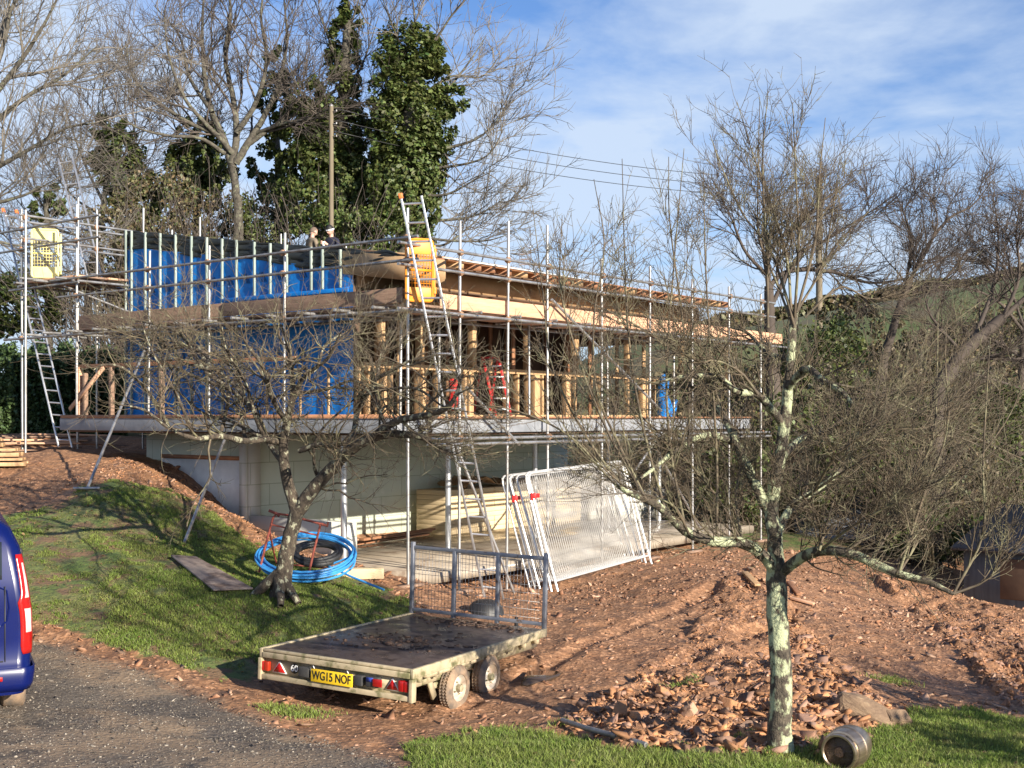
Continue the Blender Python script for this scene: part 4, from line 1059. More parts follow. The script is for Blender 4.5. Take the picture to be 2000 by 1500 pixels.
for s in (-1, 1):
    m_ = MB(); m_.beam((s * .82, .68, -.3), (s * .82, 1.93, -.3), .03, .06); m_.beam((s * .84, .5, -.12), (s * .84, .66, -.42), .03, .08); tp('suspension_arm', m_, 'cream_rail')
# rear fittings
def rx(xp): r = (xp - 1000) / F; return (1.877 + 12.937 * r) / (.879 + .477 * r)
def lamp(x0, x1, z0, z1, m, name='lamp', d=.05):
    m_ = MB(); m_.lo(x0, x1, .044 - d, .044, z0, z1); return tp(name, m_, m, bevel=.006)
o = lamp(rx(507), rx(516), -.235, -.135, 'lamp_red'); lamp(rx(516) + .002, rx(525), -.235, -.135, 'lamp_amber')
def tri(x0, x1, z0, z1, m, name, par=tr, y=.03):
    m_ = MB(); m_.plate([(x0, y, z0), (x1, y, z0), ((x0 + x1) / 2, y, z1)], .012, (0, 1, 0)); return m_.build(name, M[m], par, world=False)
for a, b in ((529, 557), (750, 778)):
    t0 = tri(rx(a), rx(b), -.245, -.115, 'white_paint', 'reflector', y=.032); tri(rx(a) + .016, rx(b) - .016, -.237, -.132, 'lamp_red', 'red_face', par=t0, y=.026)
lamp(rx(779), rx(789), -.235, -.125, 'lamp_red'); lamp(rx(789) + .002, rx(798), -.235, -.125, 'lamp_red')
lamp(rx(586), rx(606), -.235, -.13, 'rubber', 'lamp_housing', .07); lamp(rx(696), rx(711), -.235, -.13, 'rubber', 'lamp_housing', .08)
m_ = MB(); m_.lo(rx(718), rx(742), -.03, .043, -.23, -.125); tp('lamp_housing', m_, 'rubber', bevel=.006)
m_ = MB(); m_.lo(rx(719), rx(733), -.034, -.031, -.175, -.13); tp('lens_cap', m_, 'blue_plastic')
m_ = MB(); m_.lo(rx(733), rx(751), -.045, -.031, -.215, -.135); tp('lamp', m_, 'lamp_red', bevel=.006)
pc = (rx(612) + rx(693)) / 2; pw = rx(693) - rx(612)
m_ = MB(); m_.lo(pc - pw / 2, pc + pw / 2, -.036, -.026, -.262, -.125); pl = tp('number_plate', m_, 'plate_yellow', bevel=.003)
mat_nodes_text('registration', 'WG15 NOF', .128, M['ink'], pl, (math.radians(90), 0, 0), (pc, -.038, -.194), .0012, squash=.77)
m_ = MB()
for x in (pc - pw * .44, pc + pw * .38): m_.pipe([(x, -.03, -.11), (x, -.045, -.095), (x + .012, -.05, -.10), (x + .02, -.045, -.12)], .005, 6)
m_.build('plate_clip', M['white_paint'], tr, world=False)
m_ = MB(); m_.lathe((rx(571), .043, -.175), (0, -1, 0), [(0, .055), (.002, .055), (.002, .001)], 20); stk = tp('speed_sticker', m_, 'ink')
mat_nodes_text('numerals', '60', .10, M['white_paint'], stk, (math.radians(90), 0, 0), (rx(571), .039, -.175), .001)
# headboard
hb = []
for x in (-.97, -.335, .305, .97):
    m_ = MB(); m_.lo(x - .024, x + .024, Lt - .05, Lt, .0, .93 if abs(x) > .9 else .86); tp('headboard_post', m_, 'frame_blue', bevel=.004)
m_ = MB(); m_.lo(-.94, .94, Lt - .048, Lt - .004, .84, .885); m_.lo(-.94, .94, Lt - .052, Lt - .0, .035, .075); tp('headboard_rail', m_, 'frame_blue', bevel=.004)
m_ = MB()
for x in np.arange(-.92, .93, .05): m_.lo(x - .002, x + .002, Lt - .026, Lt - .022, .07, .84)
for z in np.arange(.12, .84, .10): m_.lo(-.94, .94, Lt - .031, Lt - .027, z - .0025, z + .0025)
tp('headboard_mesh', m_, 'steel')
m_ = MB(); rt = np.random.default_rng(5)
for k in range(330):
    x = rt.normal(.0, .42); y = rt.choice([rt.normal(1.3, .28), rt.normal(2.75, .12)]); 
    if abs(x) > .9 or y > 2.92: continue
    s = rt.lognormal(-4.1, .5); a = rt.uniform(0, 3.1); m_.box((x, y, -.006 + s * .12), (s * 2.4, s * 1.1, s * .45), [(math.cos(a), math.sin(a), 0), (-math.sin(a), math.cos(a), 0), (0, 0, 1)])
o = m_.build('mud_clods', M['mud'], tr, world=False); o['kind'] = 'stuff'

# the van at the left edge
M['van_blue'] = mat('blue_car_paint', (.003, .009, .085), (.003, .007, .065), 2, .24, 0, spec=.28)
M['van_dark'] = mat('dark_trim', (.03, .03, .035), (.04, .04, .04), 5, .5)
M['glass'] = mat('tinted_glass', (.02, .025, .03), (.02, .025, .03), 5, .06)
M['lens_white'] = mat('clear_lens', (.52, .36, .34), (.66, .55, .53), 14, .2)
M['chrome'] = mat('chrome', (.75, .75, .77), (.65, .65, .67), 5, .15, .9)
vg = on(-4.47, 11.45)
van = thing('van', (0, 0, 0), 'dark blue panel van with a tall red and white tail light', 'van')
van.location = (vg[0], vg[1], min(vg[2], -2.84)); van.rotation_euler = (0, 0, math.radians(25))
WZ = [(.30, .93), (.42, .985), (.8, 1.0), (1.05, .995), (1.35, .955), (1.65, .90), (1.82, .82), (1.93, .68), (1.975, .45)]
def hw(z): return float(np.interp(z, [a for a, _ in WZ], [b for _, b in WZ]))
def yr(z): return float(np.interp(z, [0, .42, .5, .62, 1.2, 1.6, 1.82, 1.93, 1.98], [-.02, -.05, -.05, .0, .0, .07, .15, .26, .45]))
def yf(z): return float(np.interp(z, [.3, .6, .95, 1.06, 1.5, 1.8, 1.93, 1.98], [5.15, 5.2, 5.05, 4.65, 4.0, 3.65, 3.4, 3.1]))
def ring(z, off=0.0):
    w = hw(z) + off; a, b = yr(z) - off, yf(z) + off; r = .12; rf = .35; o = []
    for cx_, cy_, s0, rr in ((w - r, a + r, -90, r), (w - rf, b - rf, 0, rf), (-w + rf, b - rf, 90, rf), (-w + r, a + r, 180, r)):
        for k in range(8): t = math.radians(s0 + k * 90 / 7); o.append((cx_ + rr * math.cos(t) - 1.0, cy_ + rr * math.sin(t), z))
    return o
def vp(name, mb, m, par=van, **k): return mb.build(name, M[m], par, world=False, **k)
zs = [.30, .36, .42, .5, .56, .62, .8, .95, 1.06, 1.2, 1.35, 1.5, 1.65, 1.74, 1.82, 1.88, 1.93, 1.96, 1.975]
R_ = np.array([ring(z) for z in zs]); g = np.concatenate([R_, R_[:, :1]], 1); m_ = MB(); m_.sheet(g); m_.add(R_[-1], [tuple(range(32))]); m_.add(R_[0], [tuple(range(32))[::-1]])
vp('body', m_, 'van_blue', smooth=True)
m_ = MB(); z0 = [.46, .50, .56]; m_.sheet([[tuple(p) for p in ring(z, .035)[-9:] + ring(z, .035)[:9]] for z in (.34, .40, .5, .545, .55)]); vp('rear_bumper', m_, 'van_blue', smooth=True, solid=.02)
def rearpatch(x0, x1, z0, z1, off, n=8):
    return [[(x0 + (x1 - x0) * i / n - 1.0, yr(z0 + (z1 - z0) * j / n) - off, z0 + (z1 - z0) * j / n) for i in range(n + 1)] for j in range(n + 1)]
for s in (-1, 1):
    m_ = MB(); m_.sheet(rearpatch(s * .06, s * .74, 1.36, 1.70, .006)); vp('rear_window', m_, 'glass', solid=.006)
    m_ = MB(); pts = [(s * x - 1.0, yr(z) - .008, z) for x, z in ((.08, 1.30), (.70, 1.30), (.78, 1.26), (.80, 1.1), (.78, .98), (.70, .90), (.08, .80))]; m_.pipe(pts, .008, 6, closed=True); vp('door_crease', m_, 'van_blue', smooth=True)
    def arcpts(z, off, t0=0, t1=1):
        w = hw(z); r = .12; full = [(w - .20, yr(z) - off), (w - r, yr(z) - off)] + [(w - r + (r + off) * math.sin(math.radians(k)), yr(z) + r - (r + off) * math.cos(math.radians(k))) for k in (18, 36, 54, 72, 90)] + [(w + off, yr(z) + .16)]
        n = len(full); i0 = t0 * (n - 1); i1 = t1 * (n - 1); o = []
        for k in range(7):
            q = i0 + (i1 - i0) * k / 6; i = min(int(q), n - 2); f = q - i; o.append((s * (full[i][0] * (1 - f) + full[i + 1][0] * f) - 1.0, full[i][1] * (1 - f) + full[i + 1][1] * f, z))
        return o
    def strip(zz, off, f0, f1): return [arcpts(z, off, f0(z), f1(z)) for z in zz]
    zt = list(np.linspace(.66, 1.58, 24))
    shp = lambda z: float(np.interp(z, [.66, .72, .95, 1.15, 1.20, 1.58], [.30, .22, .22, .18, .32, .38]))
    m_ = MB(); m_.sheet(strip(zt, .012, shp, lambda z: float(np.interp(z, [.66, 1.0, 1.58], [.8, .95, .75])))); tl = vp('tail_light', m_, 'lamp_red', smooth=True, solid=.01)
    for za, zb, mm, nm in ((.86, 1.08, 'lens_white', 'reversing_lens'), (1.18, 1.50, 'lens_white', 'indicator_lens')):
        m_ = MB(); m_.sheet(strip(list(np.linspace(za, zb, 8)), .017, lambda z: shp(z) + .16, lambda z: .62)); vp(nm, m_, mm, par=tl, smooth=True)
    m_ = MB(); m_.lo(s * .62 - 1.0 - .12, s * .62 - 1.0 + .12, -.105, -.085, .44, .48); vp('reflector', m_, 'lamp_red', bevel=.004)
    for y in (.85, 4.2):
        d = np.array([s, 0, 0.]); m_ = MB(); m_.lathe((s * .76 - 1.0, y, .33), d, [(0, .2), (.0, .29), (.02, .325), (.05, .335), (.17, .335), (.2, .325), (.22, .29), (.22, .2)], 36); w_ = vp('wheel', m_, 'tyre', smooth=True)
        m_ = MB(); m_.lathe((s * .76 - 1.0, y, .33), d, [(.20, .205), (.17, .19), (.16, .08), (.19, .06), (.19, .001)], 28); m_.build('rim', M['steel'], w_, world=False, smooth=True)
    m_ = MB(); m_.lo(s * 1.0 - 1.0, s * 1.12 - 1.0, 3.5, 3.6, 1.05, 1.3); vp('mirror', m_, 'van_dark', bevel=.03)
m_ = MB(); m_.lo(-1.003, -.997, -.012, .0, .62, 1.3); vp('door_seam', m_, 'van_dark')
m_ = MB(); m_.lo(-1.75, -.25, -.013, -.0, .60, .612); vp('door_seam', m_, 'van_dark')
for x in (-.235,): 
    m_ = MB(); m_.lo(x - .004, x + .004, -.012, .0, .6, 1.3); vp('door_seam', m_, 'van_dark')
m_ = MB(); n_b = 28; cxb = -.36; zb_ = .935
m_.add([(cxb + .085 * math.cos(t), -.006, zb_ + .036 * math.sin(t)) for t in np.linspace(0, 2 * math.pi, n_b, endpoint=False)] + [(cxb + .085 * math.cos(t), -.018, zb_ + .036 * math.sin(t)) for t in np.linspace(0, 2 * math.pi, n_b, endpoint=False)],
       [tuple(range(n_b, 2 * n_b))] + [(k, (k + 1) % n_b, n_b + (k + 1) % n_b, n_b + k) for k in range(n_b)]); bd = vp('badge', m_, 'chrome')
m_ = MB(); m_.add([(cxb + .074 * math.cos(t), -.0195, zb_ + .028 * math.sin(t)) for t in np.linspace(0, 2 * math.pi, n_b, endpoint=False)], [tuple(range(n_b))]); m_.build('badge_face', M['blue_plastic'], bd, world=False)
mat_nodes_text('badge_script', 'Ford', .052, M['chrome'], bd, (math.radians(90), 0, 0), (cxb, -.0215, zb_), .001, shear=.35)

# ------------------------------------------------------------------ stack of mesh fence panels
BL0 = gpx(1089, 1152); BL0 = np.array([.753, 20.3, 0.]); WD = norm(np.array([1.92, 3.0, 0])); 
LEAN = np.array([-.50, .315, 1.86]); LEAN /= np.linalg.norm(LEAN); PN = np.array([-WD[1], WD[0], 0])
def fence_panel(base, jit, label):
    base = np.array([base[0], base[1], -2.875 - .012 * jit[0]]); root = thing('mesh_fence_panel', base, label, 'fence panel', 'fence panels leaning in a stack')
    U = norm(WD + np.array([0, 0, .028])); V_ = norm(LEAN + PN * jit[1] * .02); W = 3.5; Hh = 2.02; g0 = .17
    p = lambda u, v: base + U * u + V_ * v
    r = .021; cr = .14
    top = [p(0, 0), p(0, g0), p(0, Hh - cr)] + [p(cr - cr * math.cos(t), Hh - cr + cr * math.sin(t)) for t in (.3, .6, .9, 1.2)] + [p(cr, Hh), p(W - cr, Hh)] + [p(W - cr + cr * math.sin(t), Hh - cr + cr * math.cos(t)) for t in (.3, .6, .9, 1.2)] + [p(W, Hh - cr), p(W, g0), p(W, 0)]
    m_ = MB(); m_.pipe(top, r, 10); m_.tube(p(0, g0), p(W, g0), r * .9, 10); m_.tube(p(0, Hh * .995 - .03), p(W, Hh * .995 - .03), .006, 6)
    m_.build('frame', M['fence_steel'], root, smooth=True)
    m_ = MB(); n = 50
    for k in range(1, n): m_.tube(p(W * k / n, g0), p(W * k / n, Hh - .02), 0.0042, 3, caps=False)
    for k in range(1, 9): m_.tube(p(0.02, g0 + (Hh - g0) * k / 9), p(W - .02, g0 + (Hh - g0) * k / 9), .0028, 3, caps=False)
    m_.build('mesh', M['mesh_wire'], root)
    return root, p
labs = ['foremost mesh fence panel of the leaning stack, its whole mesh face towards the yard', 'mesh fence panel second from the front of the leaning stack', 'mesh fence panel third from the front of the leaning stack',
        'mesh fence panel fourth from the front, with a red clip on its upright', 'mesh fence panel fifth from the front of the leaning stack', 'rearmost mesh fence panel of the leaning stack, nearest the cream blocks']
rf = np.random.default_rng(2)
for i, o_ in enumerate((0, .11, .21, .32, .42, .53)):
    b = BL0 + PN * o_ + WD * rf.normal(0, .03)
    root, p = fence_panel(b, (i, rf.normal(0, 1)), labs[i])
    if i in (0, 3):
        m_ = MB(); m_.box(p(.0, 1.62) - PN * .0, (.09, .05, .12)); m_.box(p(.10, 1.63) - PN * .03, (.12, .012, .07), [WD, PN, UZ]); m_.build('clip', M['red_paint'], root, bevel=.01)

# ------------------------------------------------------------------ keg
M['keg'] = mat('brushed_steel', (.52, .42, .32), (.34, .26, .19), 5, .34, .9, stretch=(1, 1, 8), c3=(.28, .22, .17), s3=7, f3=(.58, .68))
kp = px(1637, 1480, 10.3); kax = norm(np.array([.60, .80, .02]))
kz = float(H(kp[0] + .1, kp[1] + .15)[0]) + .155
kc = np.array([kp[0], kp[1], kz])
keg = thing('beer_keg', (kc[0], kc[1], kz - .14), 'small steel beer keg lying on its side in the grass', 'keg')
m_ = MB(); m_.lathe(kc, kax, [(a_ * 1.12, r_ * 1.12) for a_, r_ in [(.012, .115), (0, .122), (0, .134), (.015, .137), (.055, .137), (.06, .150), (.075, .154), (.16, .158), (.165, .164), (.185, .164), (.19, .158), (.27, .154), (.285, .15), (.29, .137), (.33, .137), (.34, .13), (.34, .12)]], 48); m_.build('shell', M['keg'], keg, smooth=True)
m_ = MB(); m_.lathe(kc, kax, [(.06, .150), (.045, .10), (.035, .05), (.02, .04), (.02, .001)], 32); m_.build('end_cap', M['mud'], keg, smooth=True)
m_ = MB(); m_.lathe(kc, kax, [(.32, .150), (.33, .08), (.335, .001)], 32); m_.build('end_cap', M['keg'], keg, smooth=True)
m_ = MB(); kx = norm(np.cross(kax, UZ)); 
for a in (55,):
    u = kx * math.cos(math.radians(a)) * -1 * -1 + UZ * math.sin(math.radians(a)); t = np.cross(kax, u); m_.box(kc + kax * .034 + u * .153, (.022, .075, .006), [kax, t, u])
m_.build('hand_hole', M['ink'], keg, bevel=.002)

# ------------------------------------------------------------------ hose, rack, boards
def coil(c, nrm, R0, loops, rad, jit, seed, tail=None, ratio=.45):
    r = np.random.default_rng(seed); nrm = norm(np.array(nrm, float)); x = norm(np.cross(nrm, UZ)); x = -x if x[0] < 0 else x; y = np.cross(nrm, x); P = []
    n = 30
    ph = r.uniform(0, 6, 4); am = r.normal(0, jit, 4)
    for k in range(loops * n):
        t = k / n; a = t * 2 * math.pi; l = int(t); f = t - l
        def cc(i): q = np.random.default_rng(seed * 100 + i); return q.normal(0, jit), q.normal(0, jit), q.normal(0, jit * .9), q.normal(0, .035)
        c0, c1 = cc(l), cc(l + 1); o = [c0[i] * (1 - f) + c1[i] * f for i in range(4)]
        rr = R0 * (1 + o[3]); P.append(c + x * (rr * math.cos(a) + o[0]) + y * (rr * ratio * 2.0 * math.sin(a) * .5 / .5 * .5 + o[1]) + nrm * (o[2] + .012 * l))
    if tail is not None: P += tail
    return P
hc = px(598, 1088, 17.3)
hn = norm(np.array([.05, -.38, 1.0]))
hx = np.array([1., 0, 0]); 
P = coil(hc, hn, .66, 9, .016, .035, 4, ratio=.95)
tail = [px(640, 1105, 17.2), px(690, 1128, 16.9), px(750, 1152, 16.6)]
tail = [np.array([q[0], q[1], max(q[2], float(H(q[0], q[1])[0]) + .02)]) for q in tail]
P = [np.array([q[0], q[1], max(q[2], float(H(q[0], q[1])[0]) + .02)]) for q in P] + tail
m_ = MB(); m_.pipe(P, .0165, 8); o = m_.build('hose_coil', M['blue_pipe'], smooth=True); put(o, 'big loose coil of bright blue water pipe lying behind the left apple trunk', 'hose')
P = coil(px(622, 1082, 17.4), hn, .30, 5, .03, .03, 9, ratio=.95)
P = [np.array([q[0], q[1], max(q[2], float(H(q[0], q[1])[0]) + .05)]) for q in P]
m_ = MB(); m_.pipe(P, .035, 10); o = m_.build('pipe_coil', M['black_pipe'], smooth=True); put(o, 'black ribbed pipe coiled inside the blue water pipe', 'pipe')
rk = thing('rusty_rack', onpx(560, 1110, 17.0), 'rusty red tube frame standing over the blue coil by the left apple tree', 'frame')
def rp(name, pts, r=.016): m_ = MB(); m_.pipe(pts, r, 8); m_.build(name, M['rust_red'], rk, smooth=True)
rp('hoop', [px(506, 1118, 16.9), px(520, 1060, 16.9), px(533, 1012, 16.9), px(540, 1003, 16.9), px(560, 1006, 16.9), px(638, 1026, 16.9)]); rp('leg', [px(626, 1024, 16.9), px(612, 1080, 16.9), px(599, 1138, 16.9)])
rp('handle', [px(525, 997, 16.9), px(540, 1003, 16.9), px(546, 1008, 16.9)], .02); rp('cross_bar', [px(528, 1024, 16.9), px(622, 1046, 16.9)], .012); rp('handle', [px(622, 1022, 16.9), px(640, 1027, 16.9), px(640, 1020, 16.9)], .02)
rp('leg', [px(527, 1040, 16.9), px(536, 1085, 17.5), px(540, 1100, 17.6)], .014); rp('cross_bar', [px(540, 1100, 17.6), px(640, 1110, 17.6)], .012)
def ground_board(c4, th, m, name, label, cat, dz=.02):
    P = [gpx(*c) for c in c4]; P = [p + UZ * dz for p in P]; n = norm(np.cross(P[1] - P[0], P[3] - P[0])); n = n if n[2] > 0 else -n
    m_ = MB(); m_.plate(P, th, n); o = m_.build(name, M[m], bevel=.003); return put(o, label, cat)
M['ply_grey'] = mat('weathered_plywood', (.33, .26, .21), (.24, .18, .15), 2.5, .8, c3=(.13, .09, .07), s3=3.5, f3=(.5, .62))
ground_board([(333, 1093), (417, 1162), (494, 1159), (383, 1096)], .02, 'ply_grey', 'plywood_sheet', 'weathered plywood offcut lying on the grass bank', 'board', .05)
def plank(name, p, q, w, h, m, label, cat='plank', group=None, up=(0, 0, 1)):
    m_ = MB(); m_.beam(p, q, w, h, up); o = m_.build(name, M[m], bevel=.004); return put(o, label, cat, group)
pz = -2.44
def pat(x, y, dz): Y = F * (2.44 - dz) / (y - HZ); return px(x, y, Y)
for i, (a, b, m, lb) in enumerate((((688, 1063), (835, 1043), 'timber_red', 'lowest front plank of the loose bundle at the foot of the cellar wall'), ((686, 1057), (840, 1037), 'board', 'rear plank of the loose bundle at the foot of the cellar wall'), ((706, 1054), (846, 1033), 'timber_red', 'uppermost reddish plank of the loose bundle at the foot of the cellar wall'))):
    plank('plank', pat(*a, .04 + i * .05), pat(*b, .04 + i * .05), .12, .045, m, lb, group='planks at the foot of the cellar wall')
for (a, b, w, m, lb) in (((1455, 1122), (1480, 1150), .1, 'timber', 'short splintered plank in the mud left of the right apple trunk'), ((1545, 1172), (1590, 1186), .09, 'board', 'pale batten on the ground just right of the right apple trunk'), ((1540, 1140), (1560, 1168), .07, 'timber_red', 'broken brown batten crossing the others right of the right apple trunk'), ((1462, 1112), (1495, 1140), .08, 'board', 'longer plank half buried in the mud left of the right apple trunk')):
    p, q = gpx(*a), gpx(*b); plank('plank', p + UZ * .03, q + UZ * .05, w, .035, m, lb, group='scrap timber by the right apple tree')
p, q = gpx(735, 1140), gpx(770, 1118); plank('plank', p + UZ * .03, q + UZ * .06, .06, .03, 'timber_red', 'short brown batten beside the end of the blue pipe')
# drain pipe in the grass
P = [gpx(x, y) + UZ * .035 for x, y in ((1098, 1414), (1150, 1432), (1200, 1445), (1262, 1463))]
m_ = MB(); m_.pipe(P, .026, 12); m_.pipe([P[2] - (P[2] - P[1]) * .05, P[2] + (P[3] - P[2]) * .1], .034, 12); o = m_.build('drain_pipe', M['steel_dark'], smooth=True); put(o, 'grey pipe lying along the edge of the grass below the rubble', 'pipe')
# black tub behind the headboard
c = gpx(940, 1222); 
c[1] += .8; c = on(c[0] + .04, c[1]); m_ = MB(); m_.lathe(c + UZ * -.02, UZ, [(0, .27), (.05, .262), (.11, .24), (.17, .19), (.205, .11), (.215, .001)], 28); o = m_.build('rubber_tub', M['black_pipe'], smooth=True); put(o, 'black domed tub upturned on the mud behind the trailer headboard', 'tub')
# insulation stack with a brown sheet over it
M['cream_block'] = mat('cream_insulation', (.66, .52, .32), (.58, .45, .27), 1.5, .8)
b0, b1 = b_of(869, 4.1), b_of(1135, 4.1); stk = thing('insulation_stack', B(4.5, (b0 + b1) / 2, -2.44), 'long stack of cream insulation boards on the patio under the slab', 'stack')
nb = 3
for i in range(9):
    z = -2.44 + i * .103
    for j in range(nb):
        m_ = MB(); o_ = rh.uniform(-.015, .015); w = (b1 - b0) / nb
        m_.bb(4.1 + o_, 4.9, b0 + j * w + .004, b0 + (j + 1) * w - .004, z, z + .097); m_.build('insulation_board', M['cream_block'], stk, bevel=.004)
m_ = MB(); g = np.zeros((9, 22, 3)); rc = np.random.default_rng(8)
for i in range(9):
    for j in range(22): g[i, j] = B(4.05 + i * .1, b0 + .6 + j * .14, -1.50 + abs(.13 * math.sin(j * .9 + i * .5) * math.sin(j * .33 + .4)) + .05 * rc.random() + .10 * math.exp(-((j - 5) / 3) ** 2))
m_.sheet(g); o = m_.build('dust_sheet', M['ply'], solid=.01, smooth=True); put(o, 'crumpled brown sheet thrown over the cream insulation stack', 'sheet')
lw = MB(); c0, c1 = b_of(1150, 4.0), b_of(1300, 4.0); lw.bb(3.9, 4.1, c0, c1, -2.75, -1.86); o = lw.build('low_wall', M['icf_white']); put(o, 'low pale block wall beyond the fence panels under the slab', 'wall')
m_ = MB(); q = gpx(700, 1128); m_.box(q + UZ * .06, (.75, .22, .16), [norm([1, .15, 0]), norm([-.15, 1, 0]), UZ]); o = m_.build('edging_block', M['cream_block'], bevel=.015); put(o, 'dirty cream edging block at the near edge of the patio', 'block')

# puddle with reflected sky
M['water'] = mat('puddle_water', (.05, .035, .025), (.05, .035, .025), 3, .03, bump=.05, bscale=4)
def puddle(pts, label):
    P = [gpx(*p) for p in pts]; z = float(max(p[2] for p in P)) + .012
    r = np.array([[p[0], p[1], z] for p in P]); m_ = MB(); m_.plate(r - UZ * .05, .05, (0, 0, 1)); o = m_.build('puddle', M['water']); put(o, kind='structure')
puddle([(1018, 1340), (1030, 1322), (1070, 1314), (1100, 1314), (1092, 1322), (1060, 1332), (1030, 1342)], '')

# timber stacks on the left
ts = thing('timber_stack', gpx(20, 912), 'neat stack of sawn timber lengths with a green strap at the far left edge', 'stack')
q0 = gpx(48, 912); U1 = norm(np.array([1, .25, 0])); V1 = np.array([-U1[1], U1[0], 0])
for i in range(9):
    for j in range(3):
        m_ = MB(); L_ = 1.9 - (i > 5) * .35; m_.box(q0 + UZ * (.05 + i * .088) - U1 * (L_ / 2 - .03 + (i > 3) * .22 + rh.uniform(0, .04) + .05 * i) + V1 * (j * .22), (L_, .20, .07 if i % 2 == 0 else .045), [U1, V1, UZ]); m_.build('board', M['blue_plastic'] if False else M['timber' if i != 7 else 'batten'], ts, bevel=.004)
rr = np.random.default_rng(12)
for i in range(16):
    x = rr.uniform(50, 125); y = rr.uniform(838, 872); Z = rr.uniform(24.5, 27); p = px(x, y, Z); p[2] = float(H(p[0], p[1])[0]) + .05 + .05 * (i % 4) ; a = rr.normal(0.15, .25); d = np.array([math.cos(a), math.sin(a), rr.normal(0, .03)])
    lab = ['grey weathered plank', 'brown rough plank', 'reddish offcut plank', 'pale thin batten'][i % 4] + ' lying in the loose timber heap beside the long ladder foot'
    plank('plank', p - d * rr.uniform(.5, 1.1), p + d * rr.uniform(.5, 1.1), .14, .035, ['board_old', 'timber_red', 'board_old', 'board'][i % 4], lab, group='loose planks heaped behind the left end of the scaffold')

# utility pole and wires
M['pole'] = mat('pole_wood', (.21, .17, .115), (.13, .105, .07), 3, .85, stretch=(1, 1, .2))
def upole(x, ytop, Z, r, label):
    p = px(x, ytop, Z); g_ = on(p[0], p[1]); o_ = thing('utility_pole', g_, label, 'utility pole')
    m_ = MB(); m_.tube(g_ - UZ * .3, p, r * 1.25, 14, r); m_.build('shaft', M['pole'], o_, smooth=True)
    m_ = MB(); m_.lathe(p, UZ, [(0, r * 1.02), (.05, r * .9), (.09, .001)], 14); m_.build('cap', M['steel_dark'], o_)
    for k in range(3):
        m_ = MB(); q = p - UZ * (.15 + .35 * k); m_.tube(q, q + np.array([.16, -.12, 0]), .015, 6); m_.lathe(q + np.array([.16, -.12, -.02]), UZ, [(0, .02), (.04, .025), (.06, .012)], 8); m_.build('insulator', M['steel_dark'], o_)
    return p
pA = upole(647, 208, 34.2, .062, 'bare wooden utility pole rising among the ivy-clad trees'); pB = upole(1600, 345, 50, .12, 'wooden utility pole hidden behind the bare trees on the right')
for k in range(3):
    a = pA - UZ * (.15 + .32 * k - .06) + np.array([.16, -.12, 0]); b = pB - UZ * (.15 + .35 * k - .06)
    P = [a + (b - a) * t - UZ * (.5 * 4 * t * (1 - t)) for t in np.linspace(0, 1, 30)]
    m_ = MB(); m_.pipe(P, .011, 5); o = m_.build('overhead_wire', M['black_pipe']); put(o, ['uppermost', 'middle', 'lowest'][k] + ' of the three overhead wires crossing the sky', 'wire', 'overhead wires')

# ------------------------------------------------------------------ sheds at the right
def shed(c, yaw, w, d, h, rise, wm, rm, name, label, cat):
    c = np.array(c, float); root = thing(name, c, label, cat); U = np.array([math.cos(yaw), math.sin(yaw), 0]); V_ = np.array([-U[1], U[0], 0])
    P = lambda u, v, z: c + U * u + V_ * v + UZ * z
    m_ = MB(); m_.hexa([P(-w / 2, -d / 2, -.5), P(w / 2, -d / 2, -.5), P(w / 2, d / 2, -.5), P(-w / 2, d / 2, -.5), P(-w / 2, -d / 2, h), P(w / 2, -d / 2, h), P(w / 2, d / 2, h + rise), P(-w / 2, d / 2, h + rise)]); m_.build('wall', wm, root)
    m_ = MB(); e = .2; s = rise / d
    m_.hexa([P(-w / 2 - e, -d / 2 - e, h - s * e + .01), P(w / 2 + e, -d / 2 - e, h - s * e + .01), P(w / 2 + e, d / 2 + e, h + rise + s * e + .01), P(-w / 2 - e, d / 2 + e, h + rise + s * e + .01), P(-w / 2 - e, -d / 2 - e, h - s * e + .07), P(w / 2 + e, -d / 2 - e, h - s * e + .07), P(w / 2 + e, d / 2 + e, h + rise + s * e + .07), P(-w / 2 - e, d / 2 + e, h + rise + s * e + .07)]); m_.build('roof', rm, root)
    m_ = MB(); m_.lo(0, 0, 0, 0, 0, 0) if False else None
    m_ = MB(); p = P(-w * .1, -d / 2 - .02, h * .45); m_.box(p, (w * .35, .04, h * .8), [U, V_, UZ]); m_.build('door', M['ply_dark'], root, bevel=.01)
    m_ = MB(); p = P(w * .3, -d / 2 - .02, h * .6); m_.box(p, (w * .2, .04, h * .35), [U, V_, UZ]); m_.build('window', M['glass'], root, bevel=.01)
    return root
M['slate'] = mat('dark_slate', (.07, .08, .10), (.045, .05, .065), 5, .5, stretch=(1, 1, 1), bump=.3)
M['felt'] = mat('grey_felt', (.22, .235, .26), (.15, .16, .18), 3, .7, bump=.3)
M['shed_wall'] = mat('blue_grey_boards', (.11, .14, .18), (.07, .09, .12), 3, .7, stretch=(5, 5, .4))
shed(px(2085, 1165, 25.0), math.radians(-38), 3.2, 3.0, 1.0, .6, M['shed_wall'], M['slate'], 'shed', 'dark roofed blue-grey shed at the right edge beyond the bank', 'shed')
shed(px(1625, 1095, 31.0), math.radians(-10), 1.5, 1.6, .7, .7, M['shed_wall'], M['felt'], 'shed', 'small grey felt roofed shelter half hidden behind the right apple tree', 'shed')

